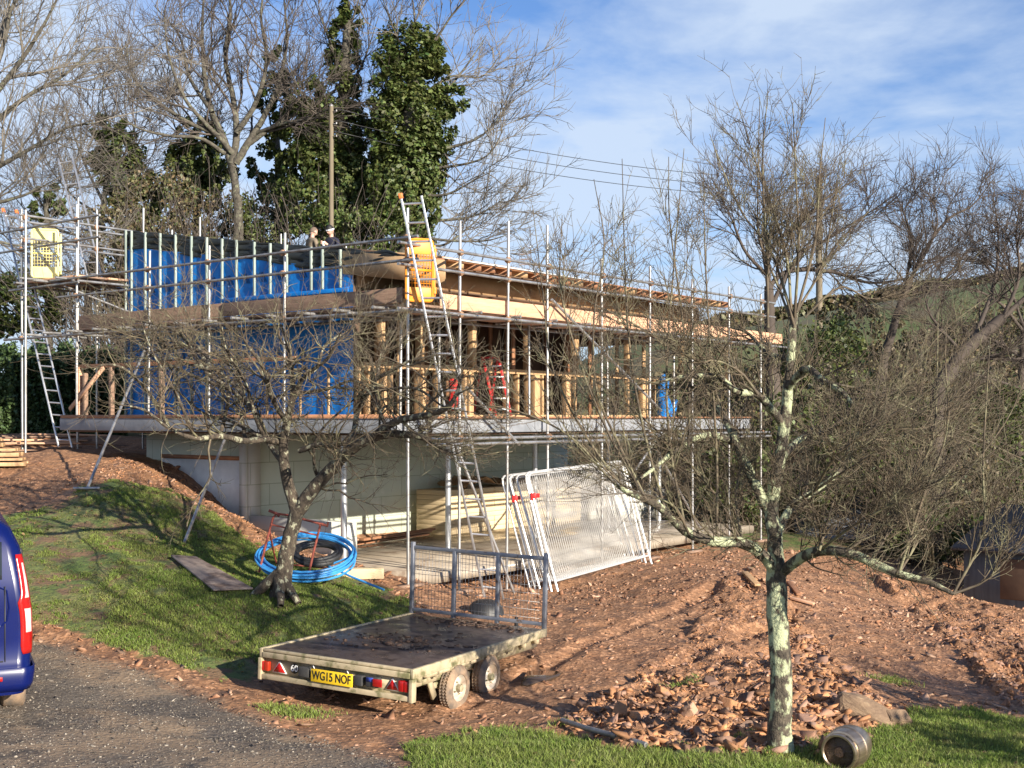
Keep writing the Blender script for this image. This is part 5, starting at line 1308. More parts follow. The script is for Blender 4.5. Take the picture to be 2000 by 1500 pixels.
# ------------------------------------------------------------------ two builders on the rear staging
def person(name, feet, face, pose, top_m, leg_m, skin, label, hat=None, hair=None):
    root = thing(name, feet, label, 'person'); f = norm(np.array(face, float)); s = np.array([f[1], -f[0], 0])   # s: the figure's right
    L = lambda x, y, z: np.array(feet, float) + s * x + f * y + UZ * z - ROOTS[root.name]
    V = []; E = []; Rr = []
    def chain(pts, start=None):
        prev = start
        for p, r in pts:
            V.append(L(*p)); Rr.append(r); 
            if prev is not None: E.append((prev, len(V) - 1))
            prev = len(V) - 1
        return prev
    pel = chain([((0, 0, .95), .15)]); ch = chain([((0, .02, 1.10), .145), ((0, .04, 1.28), .155), ((0, .05, 1.40), .13)], pel); nk = chain([((0, .065, 1.49), .06)], ch)
    for sd in (-1, 1):
        chain([((sd * .10, 0, .86), .095), ((sd * .12, .03, .50), .062), ((sd * .13, 0, .10), .045), ((sd * .14, .14, .04), .04)], pel)
    hands = {}
    for sd in (-1, 1):
        e, h = pose[sd]; hands[sd] = h
        chain([((sd * .19, .04, 1.40), .062), ((e[0], e[1], e[2]), .045), ((h[0], h[1], h[2]), .030)], ch)
    me = bpy.data.meshes.new('body'); me.from_pydata([tuple(v) for v in V], E, []); o = link('body', me, root)
    sk = o.modifiers.new('skin', 'SKIN'); sk.use_smooth_shade = True
    for i, r in enumerate(Rr): o.data.skin_vertices[0].data[i].radius = (r, r * (.75 if i < 5 else 1))
    o.data.skin_vertices[0].data[0].use_root = True
    sb = o.modifiers.new('sub', 'SUBSURF'); sb.levels = 2; sb.render_levels = 2
    me.materials.append(top_m)
    # trousers as clothing over the legs
    m_ = MB()
    for sd in (-1, 1): m_.pipe([L(sd * .085, 0, .98), L(sd * .105, .01, .84), L(sd * .122, .035, .50), L(sd * .132, .0, .08)], [.125, .115, .085, .075], 12)
    m_.build('trousers', leg_m, root, world=False, smooth=True)
    # head with face, tilted down
    hcn = (0, .10, 1.64); tilt = .35
    def Hd(x, y, z): return L(hcn[0] + x, hcn[1] + y * math.cos(tilt) + z * math.sin(tilt), hcn[2] - y * math.sin(tilt) + z * math.cos(tilt))
    nseg = 20; g = []
    for i in range(17):
        ph = -math.pi / 2 + math.pi * i / 16; row = []
        for j in range(nseg + 1):
            th = 2 * math.pi * j / nseg; x = math.cos(ph) * math.sin(th); y = math.cos(ph) * math.cos(th); z = math.sin(ph)
            w = .078 * (1 - .22 * max(0, -z)); dpt = .098 * (1 - .10 * max(0, -z))
            yy = y * dpt + (.006 if y > .5 and -.6 < z < -.1 else 0)
            row.append(Hd(x * w, yy, z * .118))
        g.append(row)
    m_ = MB(); m_.sheet(g); m_.add([Hd(-.012, .094, .012), Hd(.012, .094, .012), Hd(.017, .092, -.028), Hd(-.017, .092, -.028), Hd(0, .122, -.024)], [(0, 1, 4), (1, 2, 4), (2, 3, 4), (3, 0, 4)])
    for sd in (-1, 1): m_.lathe(Hd(sd * .076, .0, -.005), s * sd, [(0, .025), (.012, .028), (.014, .01), (.014, .001)], 10)
    m_.pipe([L(0, .055, 1.44), Hd(0, -.01, -.09)], [.055, .052], 12)
    hd = m_.build('head', skin, root, world=False, smooth=True)
    m_ = MB()
    for sd in (-1, 1): m_.lathe(Hd(sd * .030, .086, .008), f, [(0, .011), (.005, .006), (.006, .001)], 8)
    m_.build('eyes', M['ink'], hd, world=False)
    m_ = MB(); m_.pipe([Hd(-.026, .085, -.058), Hd(0, .093, -.060), Hd(.026, .085, -.058)], .005, 5); m_.build('mouth', M['lamp_red'] if False else M['rust_red'], hd, world=False)
    for sd in (-1, 1):
        h = np.array(hands[sd]); m_ = MB(); d = norm(np.array([-sd * .55, .55, .3])); Hh = lambda t, u, w: L(*(h + d * t + np.array([0, 0, 1.]) * u + np.cross(d, [0, 0, 1.]) * w))
        m_.pipe([Hh(-.02, 0, 0), Hh(.03, 0, 0), Hh(.08, 0, 0)], [.027, .036, .032], 10)
        for k in range(4):
            u = .030 - .020 * k; ln = (.030, .036, .034, .026)[k]; m_.pipe([Hh(.075, u, 0), Hh(.075 + ln, u, .008), Hh(.075 + ln * 1.5, u, .032), Hh(.070 + ln * 1.2, u, .052)], [.009, .0085, .008, .0065], 7)
        m_.pipe([Hh(.02, .03, .0), Hh(.05, .055, .02), Hh(.08, .055, .035)], [.011, .010, .008], 7)
        m_.build('hand', skin, root, world=False, smooth=True)
    if hat:
        m_ = MB(); g = []
        for i in range(9):
            ph = .12 + (math.pi / 2 - .12) * i / 8; g.append([Hd(math.cos(ph) * math.sin(2 * math.pi * j / 20) * .092, math.cos(ph) * math.cos(2 * math.pi * j / 20) * .112 - .006, math.sin(ph) * .145 + .012) for j in range(21)])
        m_.sheet(g); ht = m_.build('hat', M['ink'], root, world=False, smooth=True)
        m_ = MB(); m_.sheet([[Hd(math.sin(2 * math.pi * j / 20) * .096, math.cos(2 * math.pi * j / 20) * .116 - .006, z) for j in range(21)] for z in (.012, .028, .050)]); m_.build('hat_band', M['white_paint'], ht, world=False, smooth=True, solid=.004)
    if hair is not None:
        m_ = MB(); g = []
        for i in range(9):
            ph = -.35 + (math.pi / 2 + .35) * i / 8; g.append([Hd(math.cos(ph) * math.sin(2 * math.pi * j / 20) * .084, min(math.cos(ph) * math.cos(2 * math.pi * j / 20) * .106 - .004, .03 if ph < .7 else 9), math.sin(ph) * .124) for j in range(21)])
        m_.sheet(g); m_.build('hair', hair, root, world=False, smooth=True)
    return root, L
M['skin'] = mat('skin', (.60, .36, .27), (.54, .31, .23), 12, .55); M['navy'] = mat('navy_fleece', (.018, .02, .045), (.012, .014, .03), 12, .9)
M['jeans'] = mat('grey_trousers', (.07, .075, .09), (.05, .055, .07), 12, .9); M['khaki'] = mat('khaki_jacket', (.22, .17, .12), (.16, .125, .085), 12, .9); M['hair'] = mat('brown_grey_hair', (.16, .11, .08), (.11, .08, .06), 30, .8)
F1 = px(650, 815, 31.0); F1[2] = 3.05
person('person', F1, (-.55, -.83, 0), {-1: ((-.27, .10, 1.16), (-.08, .30, 1.27)), 1: ((.27, .10, 1.16), (.07, .31, 1.28))}, M['navy'], M['jeans'], M['skin'], 'builder in a navy top and dark hat with white band, looking into a mug', hat=True)
mg = F1 + np.array([-.55, -.83, 0]) * .34 + UZ * 1.29
m_ = MB(); m_.lathe(mg - UZ * .05, UZ, [(0, .03), (0, .04), (.10, .043), (.10, .037), (.02, .034), (.02, .001)], 18); m_.pipe([mg + (.04, 0, .03), mg + (.07, 0, .01), mg + (.04, 0, -.03)], .006, 6); o = m_.build('mug', M['white_paint'], smooth=True); put(o, 'white mug held by the builder in the dark hat', 'mug')
F2 = px(606, 815, 31.0); F2[2] = 2.95
person('person', F2 + UZ * .10 - UZ * .0, (.75, .60, 0), {-1: ((-.27, .06, 1.15), (-.18, .26, 1.10)), 1: ((.27, .06, 1.15), (.16, .26, 1.12))}, M['khaki'], M['jeans'], M['skin'], 'builder in a khaki jacket seen from behind beside his mate in the hat', hair=M['hair'])
# ------------------------------------------------------------------ rocks
M['boulder'] = mat('brown_boulder', (.27, .18, .11), (.17, .11, .07), 5, .85, bump=.8, bscale=18, c3=(.36, .26, .16), s3=9, stretch=(1, 1, 4))
for i, (u, v, Z, sx, sy, sz, yaw, m, lb) in enumerate([
    (1688, 1398, 12.2, .66, .36, .34, -.5, 'boulder', 'largest slab, a long brown boulder beside the keg at the foot of the heap'),
    (1748, 1405, 12.1, .32, .24, .20, .4, 'boulder', 'squat brown block just right of the long boulder'),
    (1255, 1408, 12.2, .30, .22, .14, .2, 'stone', 'pale red block where the trunk shadow meets the grass'),
    (1215, 1398, 12.3, .24, .18, .14, 1.2, 'stone', 'tilted red slab at the left end of the heap above the grey pipe'),
    (1300, 1355, 13.0, .22, .16, .10, .5, 'stone', 'flat pink-red slab near the middle of the heap'),
    (1385, 1330, 13.4, .26, .15, .10, 2.0, 'stone', 'thin upright red slab high on the heap'),
    (1345, 1420, 12.0, .24, .19, .12, .9, 'stone_dark', 'dull plum block low in the heap just above the grass'),
    (1425, 1395, 12.4, .26, .18, .12, 1.9, 'stone', 'angular red block left of the right apple trunk'),
    (1465, 1440, 11.6, .2, .16, .12, .3, 'stone_dark', 'small plum block against the right apple trunk'),
    (1575, 1430, 11.7, .24, .17, .11, 1.0, 'stone', 'red slab just right of the right apple trunk')]):
    rock('rock', u, v, Z, sx, sy, sz, yaw, M[m], i + 3, lb)

# ------------------------------------------------------------------ apple tree by the hose (left)
rt = np.random.default_rng(21)
def limb(pts, Z, r, off=()):
    return ([px(x, y, Z + (off[i] if i < len(off) else (off[-1] if off else 0))) for i, (x, y) in enumerate(pts)], r)
def fix0(l, z): l[0][0][2] = z; return l
bs_ = onpx(545, 1158, 16.0)
tk = limb([(542, 1160), (556, 1105), (566, 1050), (582, 995)], 16.0, [.16, .105, .097, .095]); tk[0][0] = bs_ - UZ * .1
limbs = [limb([(580, 1000), (562, 945), (553, 885), (560, 825), (572, 770), (566, 700), (552, 640)], 16.0, [.085, .075, .065, .052, .04, .028, .012], [0, 0, -.1, -.2, -.3, -.3, -.3]),
         limb([(582, 998), (625, 940), (668, 895), (712, 862), (765, 848), (815, 852), (845, 862)], 16.0, [.095, .085, .072, .062, .052, .042, .03], [0, -.1, -.3, -.5, -.6, -.6, -.7]),
         limb([(556, 868), (520, 858), (480, 862), (430, 852), (380, 856), (330, 835), (280, 800), (230, 790)], 16.0, [.045, .042, .04, .036, .03, .024, .016, .008], [0, -.3, -.5, -.8, -1, -1.2, -1.4, -1.5]),
         limb([(668, 895), (690, 850), (700, 800), (735, 740), (745, 690), (775, 640)], 16.0, [.05, .042, .034, .026, .018, .009], [-.3, 0, .3, .5, .7, .9]),
         limb([(555, 905), (528, 870), (500, 810), (450, 760), (405, 725), (350, 705)], 16.0, [.045, .036, .03, .025, .018, .009], [0, .4, .7, 1.0, 1.3, 1.5]),
         limb([(715, 862), (770, 825), (835, 810), (880, 790), (905, 730)], 16.0, [.05, .045, .04, .03, .012], [-.5, -.9, -1.2, -1.4, -1.5]),
         limb([(585, 880), (628, 868), (660, 872), (690, 840)], 16.0, [.038, .032, .025, .012], [-.2, -.5, -.9, -1.2]),
         limb([(572, 770), (600, 730), (640, 700), (665, 650)], 16.0, [.035, .028, .02, .008], [-.3, -.6, -.9, -1.2]),
         limb([(560, 825), (530, 775), (515, 720), (480, 670), (470, 640)], 16.0, [.036, .03, .022, .014, .007], [-.2, -.6, -1, -1.3, -1.5])]
for k in range(21):       # crooked side branches filling the spreading crown
    src = [(520, 858), (480, 862), (430, 852), (380, 856), (330, 835), (500, 810), (450, 760), (405, 725), (625, 940), (668, 895), (712, 862), (765, 848), (815, 852), (700, 800), (735, 740), (566, 700), (572, 770), (600, 730), (530, 775), (515, 720), (835, 810)][rt.integers(0, 21)]
    side = -1 if src[0] < 560 else 1; tx = src[0] + side * rt.uniform(10, 260) + rt.normal(0, 50); tx = min(max(tx, 160), 930); ty = rt.uniform(590, 870)
    z0 = rt.uniform(-.9, .5); z1 = z0 + rt.uniform(-1.6, 1.5); mx_, my_ = (src[0] + tx) / 2 + rt.normal(0, 25), (src[1] + ty) / 2 - rt.uniform(-20, 60)
    limbs.append(limb([src, (src[0] * .6 + mx_ * .4 + rt.normal(0, 14), src[1] * .6 + my_ * .4 + rt.normal(-8, 14)), (mx_, my_), ((mx_ + tx) / 2 + rt.normal(0, 14), (my_ + ty) / 2 + rt.normal(-5, 12)), (tx, ty)], 16.0, [.028, .022, .017, .011, .005], [z0, z0 * .6 + z1 * .4, z0 * .3 + z1 * .7, z0 * .1 + z1 * .9, z1]))
roots = []
for dx, dy in ((-.42, -.1), (.3, -.25), (.1, -.4)):
    roots.append(([bs_ + UZ * .28, bs_ + np.array([dx * .4, dy * .4, .16]), bs_ + np.array([dx, dy, -.06])], [.10, .07, .04]))
L1 = dict(n=8, t0=.15, ang=(.5, 1.2), len=(.5, 1.25), m=7, w=.20, up=.15, rf=.55, rmax=.016, rmin=.005, k=5, jag=.16)
L2 = dict(n=7, t0=.1, ang=(.4, 1.1), len=(.22, .75), m=6, w=.17, up=.35, rf=.6, rmax=.007, rmin=.003, k=4, jag=.1, tp=.4)
L3 = dict(n=3, t0=.1, ang=(.4, 1.2), len=(.05, .28), m=3, w=.12, up=.3, rf=.7, rmax=.004, rmin=.0025, k=3, tp=.5)
generic_tree('apple_tree', bs_, [tk] + roots, limbs, 'gnarled bare apple tree forking low in front of the blue wall', 'tree', 'old apple trees', M['bark_moss'], M['twig'], rt, [L1, L2, L3])
# long whips from the same tree are part of its own crown; roots at the foot
# ------------------------------------------------------------------ lichened apple tree in the foreground (right)
rt = np.random.default_rng(33)
ZR = 10.75
b2 = onpx(1520, 1468, ZR)
tk = limb([(1520, 1470), (1524, 1400), (1524, 1290), (1517, 1190), (1517, 1110)], ZR, [.125, .100, .093, .092, .088]); tk[0][0] = b2 - UZ * .08
lr = [limb([(1517, 1115), (1512, 1040), (1505, 990), (1522, 900), (1535, 800), (1545, 700), (1548, 640), (1556, 600)], ZR, [.072, .066, .062, .055, .048, .042, .036, .020], [0, 0, .1, .1, .1, .1, .1]),
      limb([(1515, 1120), (1490, 1085), (1450, 1060), (1400, 1058), (1345, 1042), (1300, 1000), (1262, 975), (1225, 962), (1195, 940)], ZR, [.055, .052, .048, .044, .04, .034, .03, .022, .01], [0, -.1, -.3, -.5, -.6, -.8, -.9, -1, -1.1]),
      limb([(1505, 1010), (1470, 935), (1440, 868), (1415, 815), (1398, 790)], ZR, [.05, .045, .04, .034, .02], [.1, .1, .3, .5, .7]),
      limb([(1440, 868), (1390, 850), (1330, 870), (1290, 905), (1250, 935)], ZR, [.032, .03, .026, .018, .01], [.3, 0, -.4, -.7, -1]),
      limb([(1525, 1120), (1560, 1092), (1600, 1076), (1650, 1078), (1700, 1098), (1755, 1122), (1810, 1135), (1862, 1160)], ZR, [.05, .048, .045, .042, .038, .034, .028, .015], [0, -.2, -.4, -.6, -.7, -.9, -1, -1.1]),
      limb([(1512, 1060), (1545, 990), (1590, 960), (1640, 920), (1668, 860), (1690, 800)], ZR, [.04, .036, .03, .024, .016, .008], [0, .3, .6, .9, 1.1, 1.3]),
      limb([(1538, 760), (1575, 720), (1610, 745), (1650, 770), (1680, 815)], ZR, [.036, .034, .03, .022, .01], [.1, -.2, -.5, -.7, -.9]),
      limb([(1530, 830), (1480, 770), (1440, 765), (1400, 735), (1340, 735), (1290, 745)], ZR, [.038, .034, .03, .024, .016, .008], [.1, -.2, -.4, -.6, -.8, -.9]),
      limb([(1545, 700), (1500, 690), (1460, 650), (1425, 640)], ZR, [.03, .022, .014, .007], [.1, .5, .9, 1.1]),
      limb([(1522, 900), (1560, 860), (1600, 850), (1650, 880)], ZR, [.035, .028, .02, .01], [.1, .5, .8, 1.0]),
      # long tapering shoots traced from the photograph
      limb([(1552, 640), (1530, 560), (1500, 480), (1452, 420), (1415, 340), (1386, 262)], ZR, [.014, .012, .01, .008, .006, .003]),
      limb([(1500, 640), (1498, 520), (1492, 400), (1490, 300), (1500, 178)], ZR, [.014, .012, .01, .007, .003]),
      limb([(1546, 620), (1536, 500), (1500, 380), (1470, 300), (1440, 200)], ZR, [.014, .012, .009, .006, .003], [0, .2, .3]),
      limb([(1552, 620), (1560, 480), (1556, 380), (1548, 200)], ZR, [.014, .011, .008, .003], [0, -.2, -.3]),
      limb([(1556, 610), (1592, 470), (1600, 350), (1612, 230)], ZR, [.014, .011, .007, .003]),
      limb([(1556, 610), (1605, 520), (1625, 420), (1640, 310)], ZR, [.012, .010, .007, .003], [0, .2]),
      limb([(1550, 640), (1520, 560), (1484, 470), (1480, 380), (1484, 190)], ZR, [.012, .011, .009, .007, .003], [0, .2]),
      limb([(1262, 975), (1210, 870), (1165, 760), (1160, 620), (1180, 480), (1160, 350)], ZR, [.013, .012, .010, .008, .006, .003], [-.9]),
      limb([(1300, 1000), (1262, 860), (1235, 720), (1222, 560), (1215, 310)], ZR, [.013, .012, .010, .007, .003], [-.8]),
      limb([(1340, 1040), (1310, 880), (1302, 720), (1316, 520), (1336, 290)], ZR, [.013, .012, .010, .007, .003], [-.6]),
      limb([(1345, 870), (1345, 740), (1330, 600), (1308, 430), (1306, 306)], ZR, [.012, .01, .009, .006, .003], [-.5]),
      limb([(1225, 962), (1150, 860), (1080, 720), (1060, 570), (1040, 400)], ZR, [.012, .011, .009, .006, .003], [-1]),
      limb([(1262, 975), (1190, 850), (1130, 700), (1095, 560), (1098, 420)], ZR, [.012, .011, .009, .006, .003], [-1.2]),
      limb([(1400, 1058), (1400, 900), (1390, 720), (1378, 520), (1374, 335)], ZR, [.013, .012, .010, .007, .003], [-.5]),
      limb([(1195, 940), (1110, 850), (1000, 800), (900, 790)], ZR, [.010, .009, .007, .003], [-1.2]),
      limb([(1398, 790), (1330, 700), (1250, 640), (1120, 570), (1065, 500)], ZR, [.013, .012, .010, .007, .003], [.6]),
      limb([(1700, 1098), (1760, 980), (1820, 860), (1830, 720), (1832, 610)], ZR, [.012, .011, .009, .006, .003], [-.7]),
      limb([(1755, 1122), (1800, 980), (1850, 840), (1846, 700), (1850, 620)], ZR, [.012, .011, .009, .006, .003], [-.9]),
      limb([(1862, 1160), (1920, 1040), (1920, 900), (1934, 660)], ZR, [.012, .011, .009, .003], [-1.1]),
      limb([(1640, 920), (1700, 820), (1780, 720), (1850, 640), (1935, 575)], ZR, [.012, .011, .009, .006, .003], [.9]),
      limb([(1650, 1078), (1740, 1020), (1850, 960), (1960, 830), (2010, 720)], ZR, [.012, .011, .009, .006, .003], [-.6]),
      limb([(1862, 1160), (1930, 1130), (1990, 1060), (2040, 980)], ZR, [.012, .010, .007, .003], [-1.1]),
      limb([(1572, 620), (1640, 560), (1700, 585), (1760, 570)], ZR, [.011, .010, .007, .003], [.1]),
      ]
for k in range(24):       # arching side shoots that fill the low right and left of the crown
    src = [(1600, 1076), (1650, 1078), (1700, 1098), (1755, 1122), (1810, 1135), (1640, 920), (1668, 860), (1590, 960), (1545, 990), (1610, 745), (1600, 850), (1450, 1060), (1345, 1042), (1300, 1000), (1415, 815), (1330, 870), (1400, 735), (1480, 770)][rt.integers(0, 18)]
    rightward = src[0] > 1500
    tx = rt.uniform(1620, 2010) if rightward else rt.uniform(1010, 1420); ty = rt.uniform(640, 1120) if rightward else rt.uniform(600, 960)
    z0 = rt.uniform(-.9, .5); z1 = z0 + rt.uniform(-1.2, 1.0); mx_, my_ = (src[0] + tx) / 2 + rt.normal(0, 30), (src[1] + ty) / 2 - rt.uniform(-10, 90)
    lr.append(limb([src, (src[0] * .6 + mx_ * .4 + rt.normal(0, 10), src[1] * .6 + my_ * .4 - rt.uniform(0, 25)), (mx_, my_), (tx, ty)], ZR, [.013, .011, .008, .003], [z0, z0 * .6 + z1 * .4, z0 * .3 + z1 * .7, z1]))
L1 = dict(n=11, t0=.10, t1=.80, ang=(.3, .8), len=(.25, .72), m=8, w=.075, up=.6, rf=.5, rmax=.0085, rmin=.0035, k=5, jag=.03, tp=.35)
L2 = dict(n=7, t0=.1, ang=(.35, .9), len=(.12, .5), m=6, w=.09, up=.35, rf=.65, rmax=.0045, rmin=.0026, k=4, jag=.05, tp=.45)
L3 = dict(n=4, t0=.05, ang=(.6, 1.3), len=(.02, .13), m=2, w=.1, up=.2, rf=.8, rmax=.0032, rmin=.0022, k=3, tp=.6)
generic_tree('apple_tree', b2, [tk], lr, 'tall bare apple tree with a lichen-spotted trunk at the foot of the rubble', 'tree', 'old apple trees', M['bark_lichen'], M['twig'], rt, [L1, L2, L3])

# ------------------------------------------------------------------ trees behind the house
rt = np.random.default_rng(44)
def bigtree(name, pts, Z, r, mains, label, bm='bark', tm='twig_red', levels=None, group='trees behind the house', depth=1.6, seed=1, ivy=None, mk='tree'):
    rng = np.random.default_rng(seed)
    base = px(*pts[0], Z); base[2] = float(H(base[0], base[1])[0]) - .1
    P = [base] + [px(x, y, Z) for x, y in pts]; R = [r * 1.25] + list(np.linspace(r, r * .6, len(pts)))
    if np.linalg.norm(P[1] - P[0]) < .3: P.pop(0); R.pop(0)
    trunk = (P, R); ls = []
    for mp_ in mains:
        if isinstance(mp_, tuple): mp_, r0 = mp_
        else: r0 = r * .45
        dz = rng.uniform(-1, 1) * depth
        n = len(mp_); ls.append(([px(x, y, Z + dz * i / (n - 1)) for i, (x, y) in enumerate(mp_)], list(np.linspace(r0 * .78, r0 * .15, n))))
    lv = levels or [dict(n=8, t0=.15, ang=(.35, .9), len=(1.5, 3.1), m=8, w=.15, up=.25, rf=.5, rmax=.05, rmin=.018, k=5, jag=.06),
                    dict(n=8, t0=.15, ang=(.35, .85), len=(.6, 1.5), m=6, w=.16, up=.2, rf=.55, rmax=.018, rmin=.009, k=4, jag=.05, tp=.45),
                    dict(n=6, t0=.1, ang=(.3, .8), len=(.3, .8), m=4, w=.12, up=.15, rf=.7, rmax=.009, rmin=.0055, k=3, tp=.6)]
    return generic_tree(name, base, [trunk], ls, label, mk, group, M[bm], M[tm], rng, lv, 8)
# the fan-shaped oak
bigtree('oak_tree', [(463, 520), (466, 440), (462, 380), (453, 320)], 37, .17,
        [([(455, 330), (440, 280), (415, 220), (400, 150), (395, 60), (400, -40)], .17), ([(453, 322), (462, 260), (455, 190), (440, 110), (450, 20), (440, -60)], .16), ([(460, 320), (490, 270), (520, 220), (545, 160), (560, 80), (555, 0)], .16),
         ([(455, 300), (420, 262), (370, 240), (310, 200), (260, 150), (245, 80)], .12), ([(440, 280), (400, 240), (360, 190), (330, 110), (320, 20)], .11), ([(462, 260), (500, 200), (520, 120), (510, 30), (520, -50)], .12),
         ([(475, 290), (530, 250), (590, 215), (650, 180), (700, 130)], .11), ([(440, 300), (390, 270), (330, 265), (270, 250), (215, 215)], .09), ([(500, 260), (560, 240), (630, 230), (700, 225)], .08), ([(415, 220), (370, 150), (350, 70), (300, 10)], .09)],
        'grey-barked bare oak with a wide fan of branches directly behind the blue gable', seed=5)
bigtree('bare_tree', [(-120, 700), (-110, 560), (-90, 420), (-70, 300)], 30, .28,
        [([(-75, 320), (-20, 250), (50, 190), (120, 150), (190, 90)], .12), ([(-75, 300), (-20, 200), (40, 120), (90, 40), (130, -40)], .12), ([(-85, 380), (-10, 330), (60, 290), (130, 250), (190, 240)], .1), ([(-90, 420), (-20, 400), (50, 380), (110, 350)], .09), ([(-80, 300), (-30, 150), (10, 40), (30, -60)], .11), ([(-95, 480), (-20, 470), (40, 480), (90, 470)], .07), ([(-70, 290), (0, 110), (30, 0), (100, -80)], .1)],
        'pale bare tree reaching in from the top left corner', tm='twig_pale', seed=6)
bigtree('bare_tree', [(170, 640), (180, 520), (200, 420), (210, 330)], 45, .16,
        [([(205, 400), (170, 330), (140, 250), (120, 180)], .08), ([(208, 350), (220, 270), (200, 190), (215, 120)], .08), ([(200, 420), (150, 390), (100, 330), (70, 260)], .07), ([(208, 360), (260, 300), (290, 230)], .07), ([(190, 470), (120, 450), (60, 420), (10, 360)], .07), ([(180, 520), (120, 530), (50, 500), (0, 450)], .06), ([(175, 560), (130, 600), (60, 580), (20, 540)], .05)],
        'thin reddish bare tree between the tall ladder and the oak', seed=7)
def ivytree(pts, Z, r, mains, blobs, label, seed, per=5200, lm='ivy', size=.115, tm='twig_pale', levels=None, name='ivy_clad_tree'):
    root, _ = bigtree(name, pts, Z, r, mains, label, tm=tm, seed=seed, levels=levels, depth=1.2)
    rng = np.random.default_rng(seed + 100)
    bl = [(px(x, y, Z + dz), (rx_ / F * Z, rx_ / F * Z * .8, ry_ / F * Z)) for x, y, rx_, ry_, dz in blobs]
    C = blob_points(bl, rng, per); leaves('ivy', C, size, M[lm], root, rng, out_from=px(pts[0][0], pts[0][1] - 150, Z))
    return root
lvI = [dict(n=8, t0=.15, ang=(.35, .9), len=(1.2, 2.6), m=8, w=.13, up=.2, rf=.5, rmax=.04, rmin=.016, k=5, jag=.08), dict(n=8, t0=.15, ang=(.4, .95), len=(.5, 1.2), m=6, w=.12, up=.45, rf=.55, rmax=.016, rmin=.009, k=4, jag=.06, tp=.5), dict(n=3, t0=.1, ang=(.3, .8), len=(.2, .55), m=3, w=.12, up=.3, rf=.7, rmax=.010, rmin=.007, k=3, tp=.6)]
ivytree([(790, 520), (795, 400), (800, 250), (810, 120)], 36, .30,
        [([(800, 250), (860, 190), (910, 130), (950, 70)], .08), ([(800, 300), (870, 290), (940, 265), (1000, 200)], .09), ([(800, 330), (880, 325), (950, 305), (985, 250)], .07), ([(810, 150), (850, 80), (890, 20), (930, -20)], .07), ([(808, 120), (810, 40), (800, -40)], .07), ([(805, 130), (770, 60), (745, -10)], .06),
         ([(800, 420), (860, 430), (930, 420), (990, 385)], .08), ([(795, 460), (860, 480), (920, 440), (960, 400)], .06), ([(800, 380), (870, 380), (930, 350), (970, 330)], .06), ([(800, 460), (880, 470), (950, 470), (1000, 455)], .06), ([(805, 200), (880, 150), (940, 150), (975, 110)], .06)],
        [(800, 100, 62, 55, 0), (775, 160, 55, 60, 0), (820, 150, 58, 60, 0), (800, 240, 72, 70, 0), (880, 195, 38, 30, 0), (760, 260, 45, 60, 0), (850, 250, 40, 60, 0), (800, 350, 75, 60, .3), (850, 120, 30, 45, 0), (780, 320, 62, 60, 0), (830, 300, 45, 55, 0), (770, 390, 60, 55, 0), (820, 400, 45, 50, 0), (780, 450, 70, 50, 0), (730, 230, 20, 40, 0)],
        'broad ivy-clad tree with pale bare boughs spreading to the right behind the roof', 51, levels=lvI)
ivytree([(668, 520), (668, 380), (670, 200), (680, 40)], 37, .22,
        [([(670, 200), (710, 120), (740, 30)], .06), ([(672, 150), (640, 70), (610, -10)], .06), ([(675, 80), (700, 0), (710, -60)], .05), ([(668, 260), (600, 200), (560, 120)], .06), ([(668, 300), (720, 250), (745, 180)], .05)],
        [(690, 0, 30, 50, 0), (668, 80, 36, 55, 0), (668, 130, 34, 50, .4), (668, 190, 48, 60, 0), (700, 280, 40, 60, 0), (590, 240, 45, 50, .3), (655, 260, 62, 60, 0), (620, 300, 55, 50, 0), (680, 340, 50, 55, 0), (610, 380, 60, 50, 0), (675, 420, 60, 50, 0), (600, 200, 40, 45, 0), (560, 280, 35, 45, .5), (640, 330, 50, 60, .2), (580, 340, 45, 55, .4), (700, 380, 50, 60, .2), (640, 440, 70, 40, .3)],
        'tall narrow ivy-clad tree behind the utility pole', 52, tm='twig_red', levels=lvI)
ivytree([(235, 520), (232, 420), (228, 330), (225, 260)], 38, .14, [([(230, 330), (200, 270), (180, 210)], .05), ([(230, 330), (260, 260), (270, 190)], .05), ([(228, 380), (280, 330), (320, 260)], .04)],
        [(215, 250, 34, 30, 0), (225, 300, 50, 42, 0), (250, 285, 34, 38, 0), (245, 350, 50, 36, 0), (200, 300, 25, 40, 0), (270, 390, 55, 40, 0)], 'stubby ivy-topped tree left of the oak', 53, tm='twig_red', levels=lvI)
ivytree([(385, 520), (385, 420), (388, 330)], 39, .16, [([(388, 330), (350, 270), (330, 200)], .05), ([(388, 330), (420, 260), (425, 190)], .05)],
        [(390, 270, 48, 34, 0), (380, 310, 55, 40, 0), (370, 360, 60, 40, 0), (420, 330, 40, 40, 0)], 'ivy mound half hidden behind the oak trunk', 54, tm='twig_red', levels=lvI)
ivytree([(95, 640), (92, 500), (90, 380)], 36, .12, [([(92, 420), (70, 370), (60, 320)], .04), ([(92, 420), (130, 380), (140, 330)], .04)],
        [(92, 378, 26, 28, 0), (95, 410, 38, 26, 0), (60, 590, 70, 55, 0), (20, 600, 50, 60, 0), (110, 560, 25, 40, 0)], 'small dark ivy-clad tree beside the pale yellow gate', 55, tm='twig_red', levels=lvI)
ivytree([(540, 520), (545, 400), (540, 250)], 40, .16, [([(540, 300), (520, 200), (500, 120)], .05), ([(540, 280), (580, 200), (600, 120)], .05)],
        [(545, 200, 40, 45, 0), (540, 130, 28, 40, 0), (560, 400, 50, 60, 0), (520, 330, 40, 40, 0)], 'ivy-clad stem between the oak and the narrow ivy tree', 56, tm='twig_red', levels=lvI, per=4200)
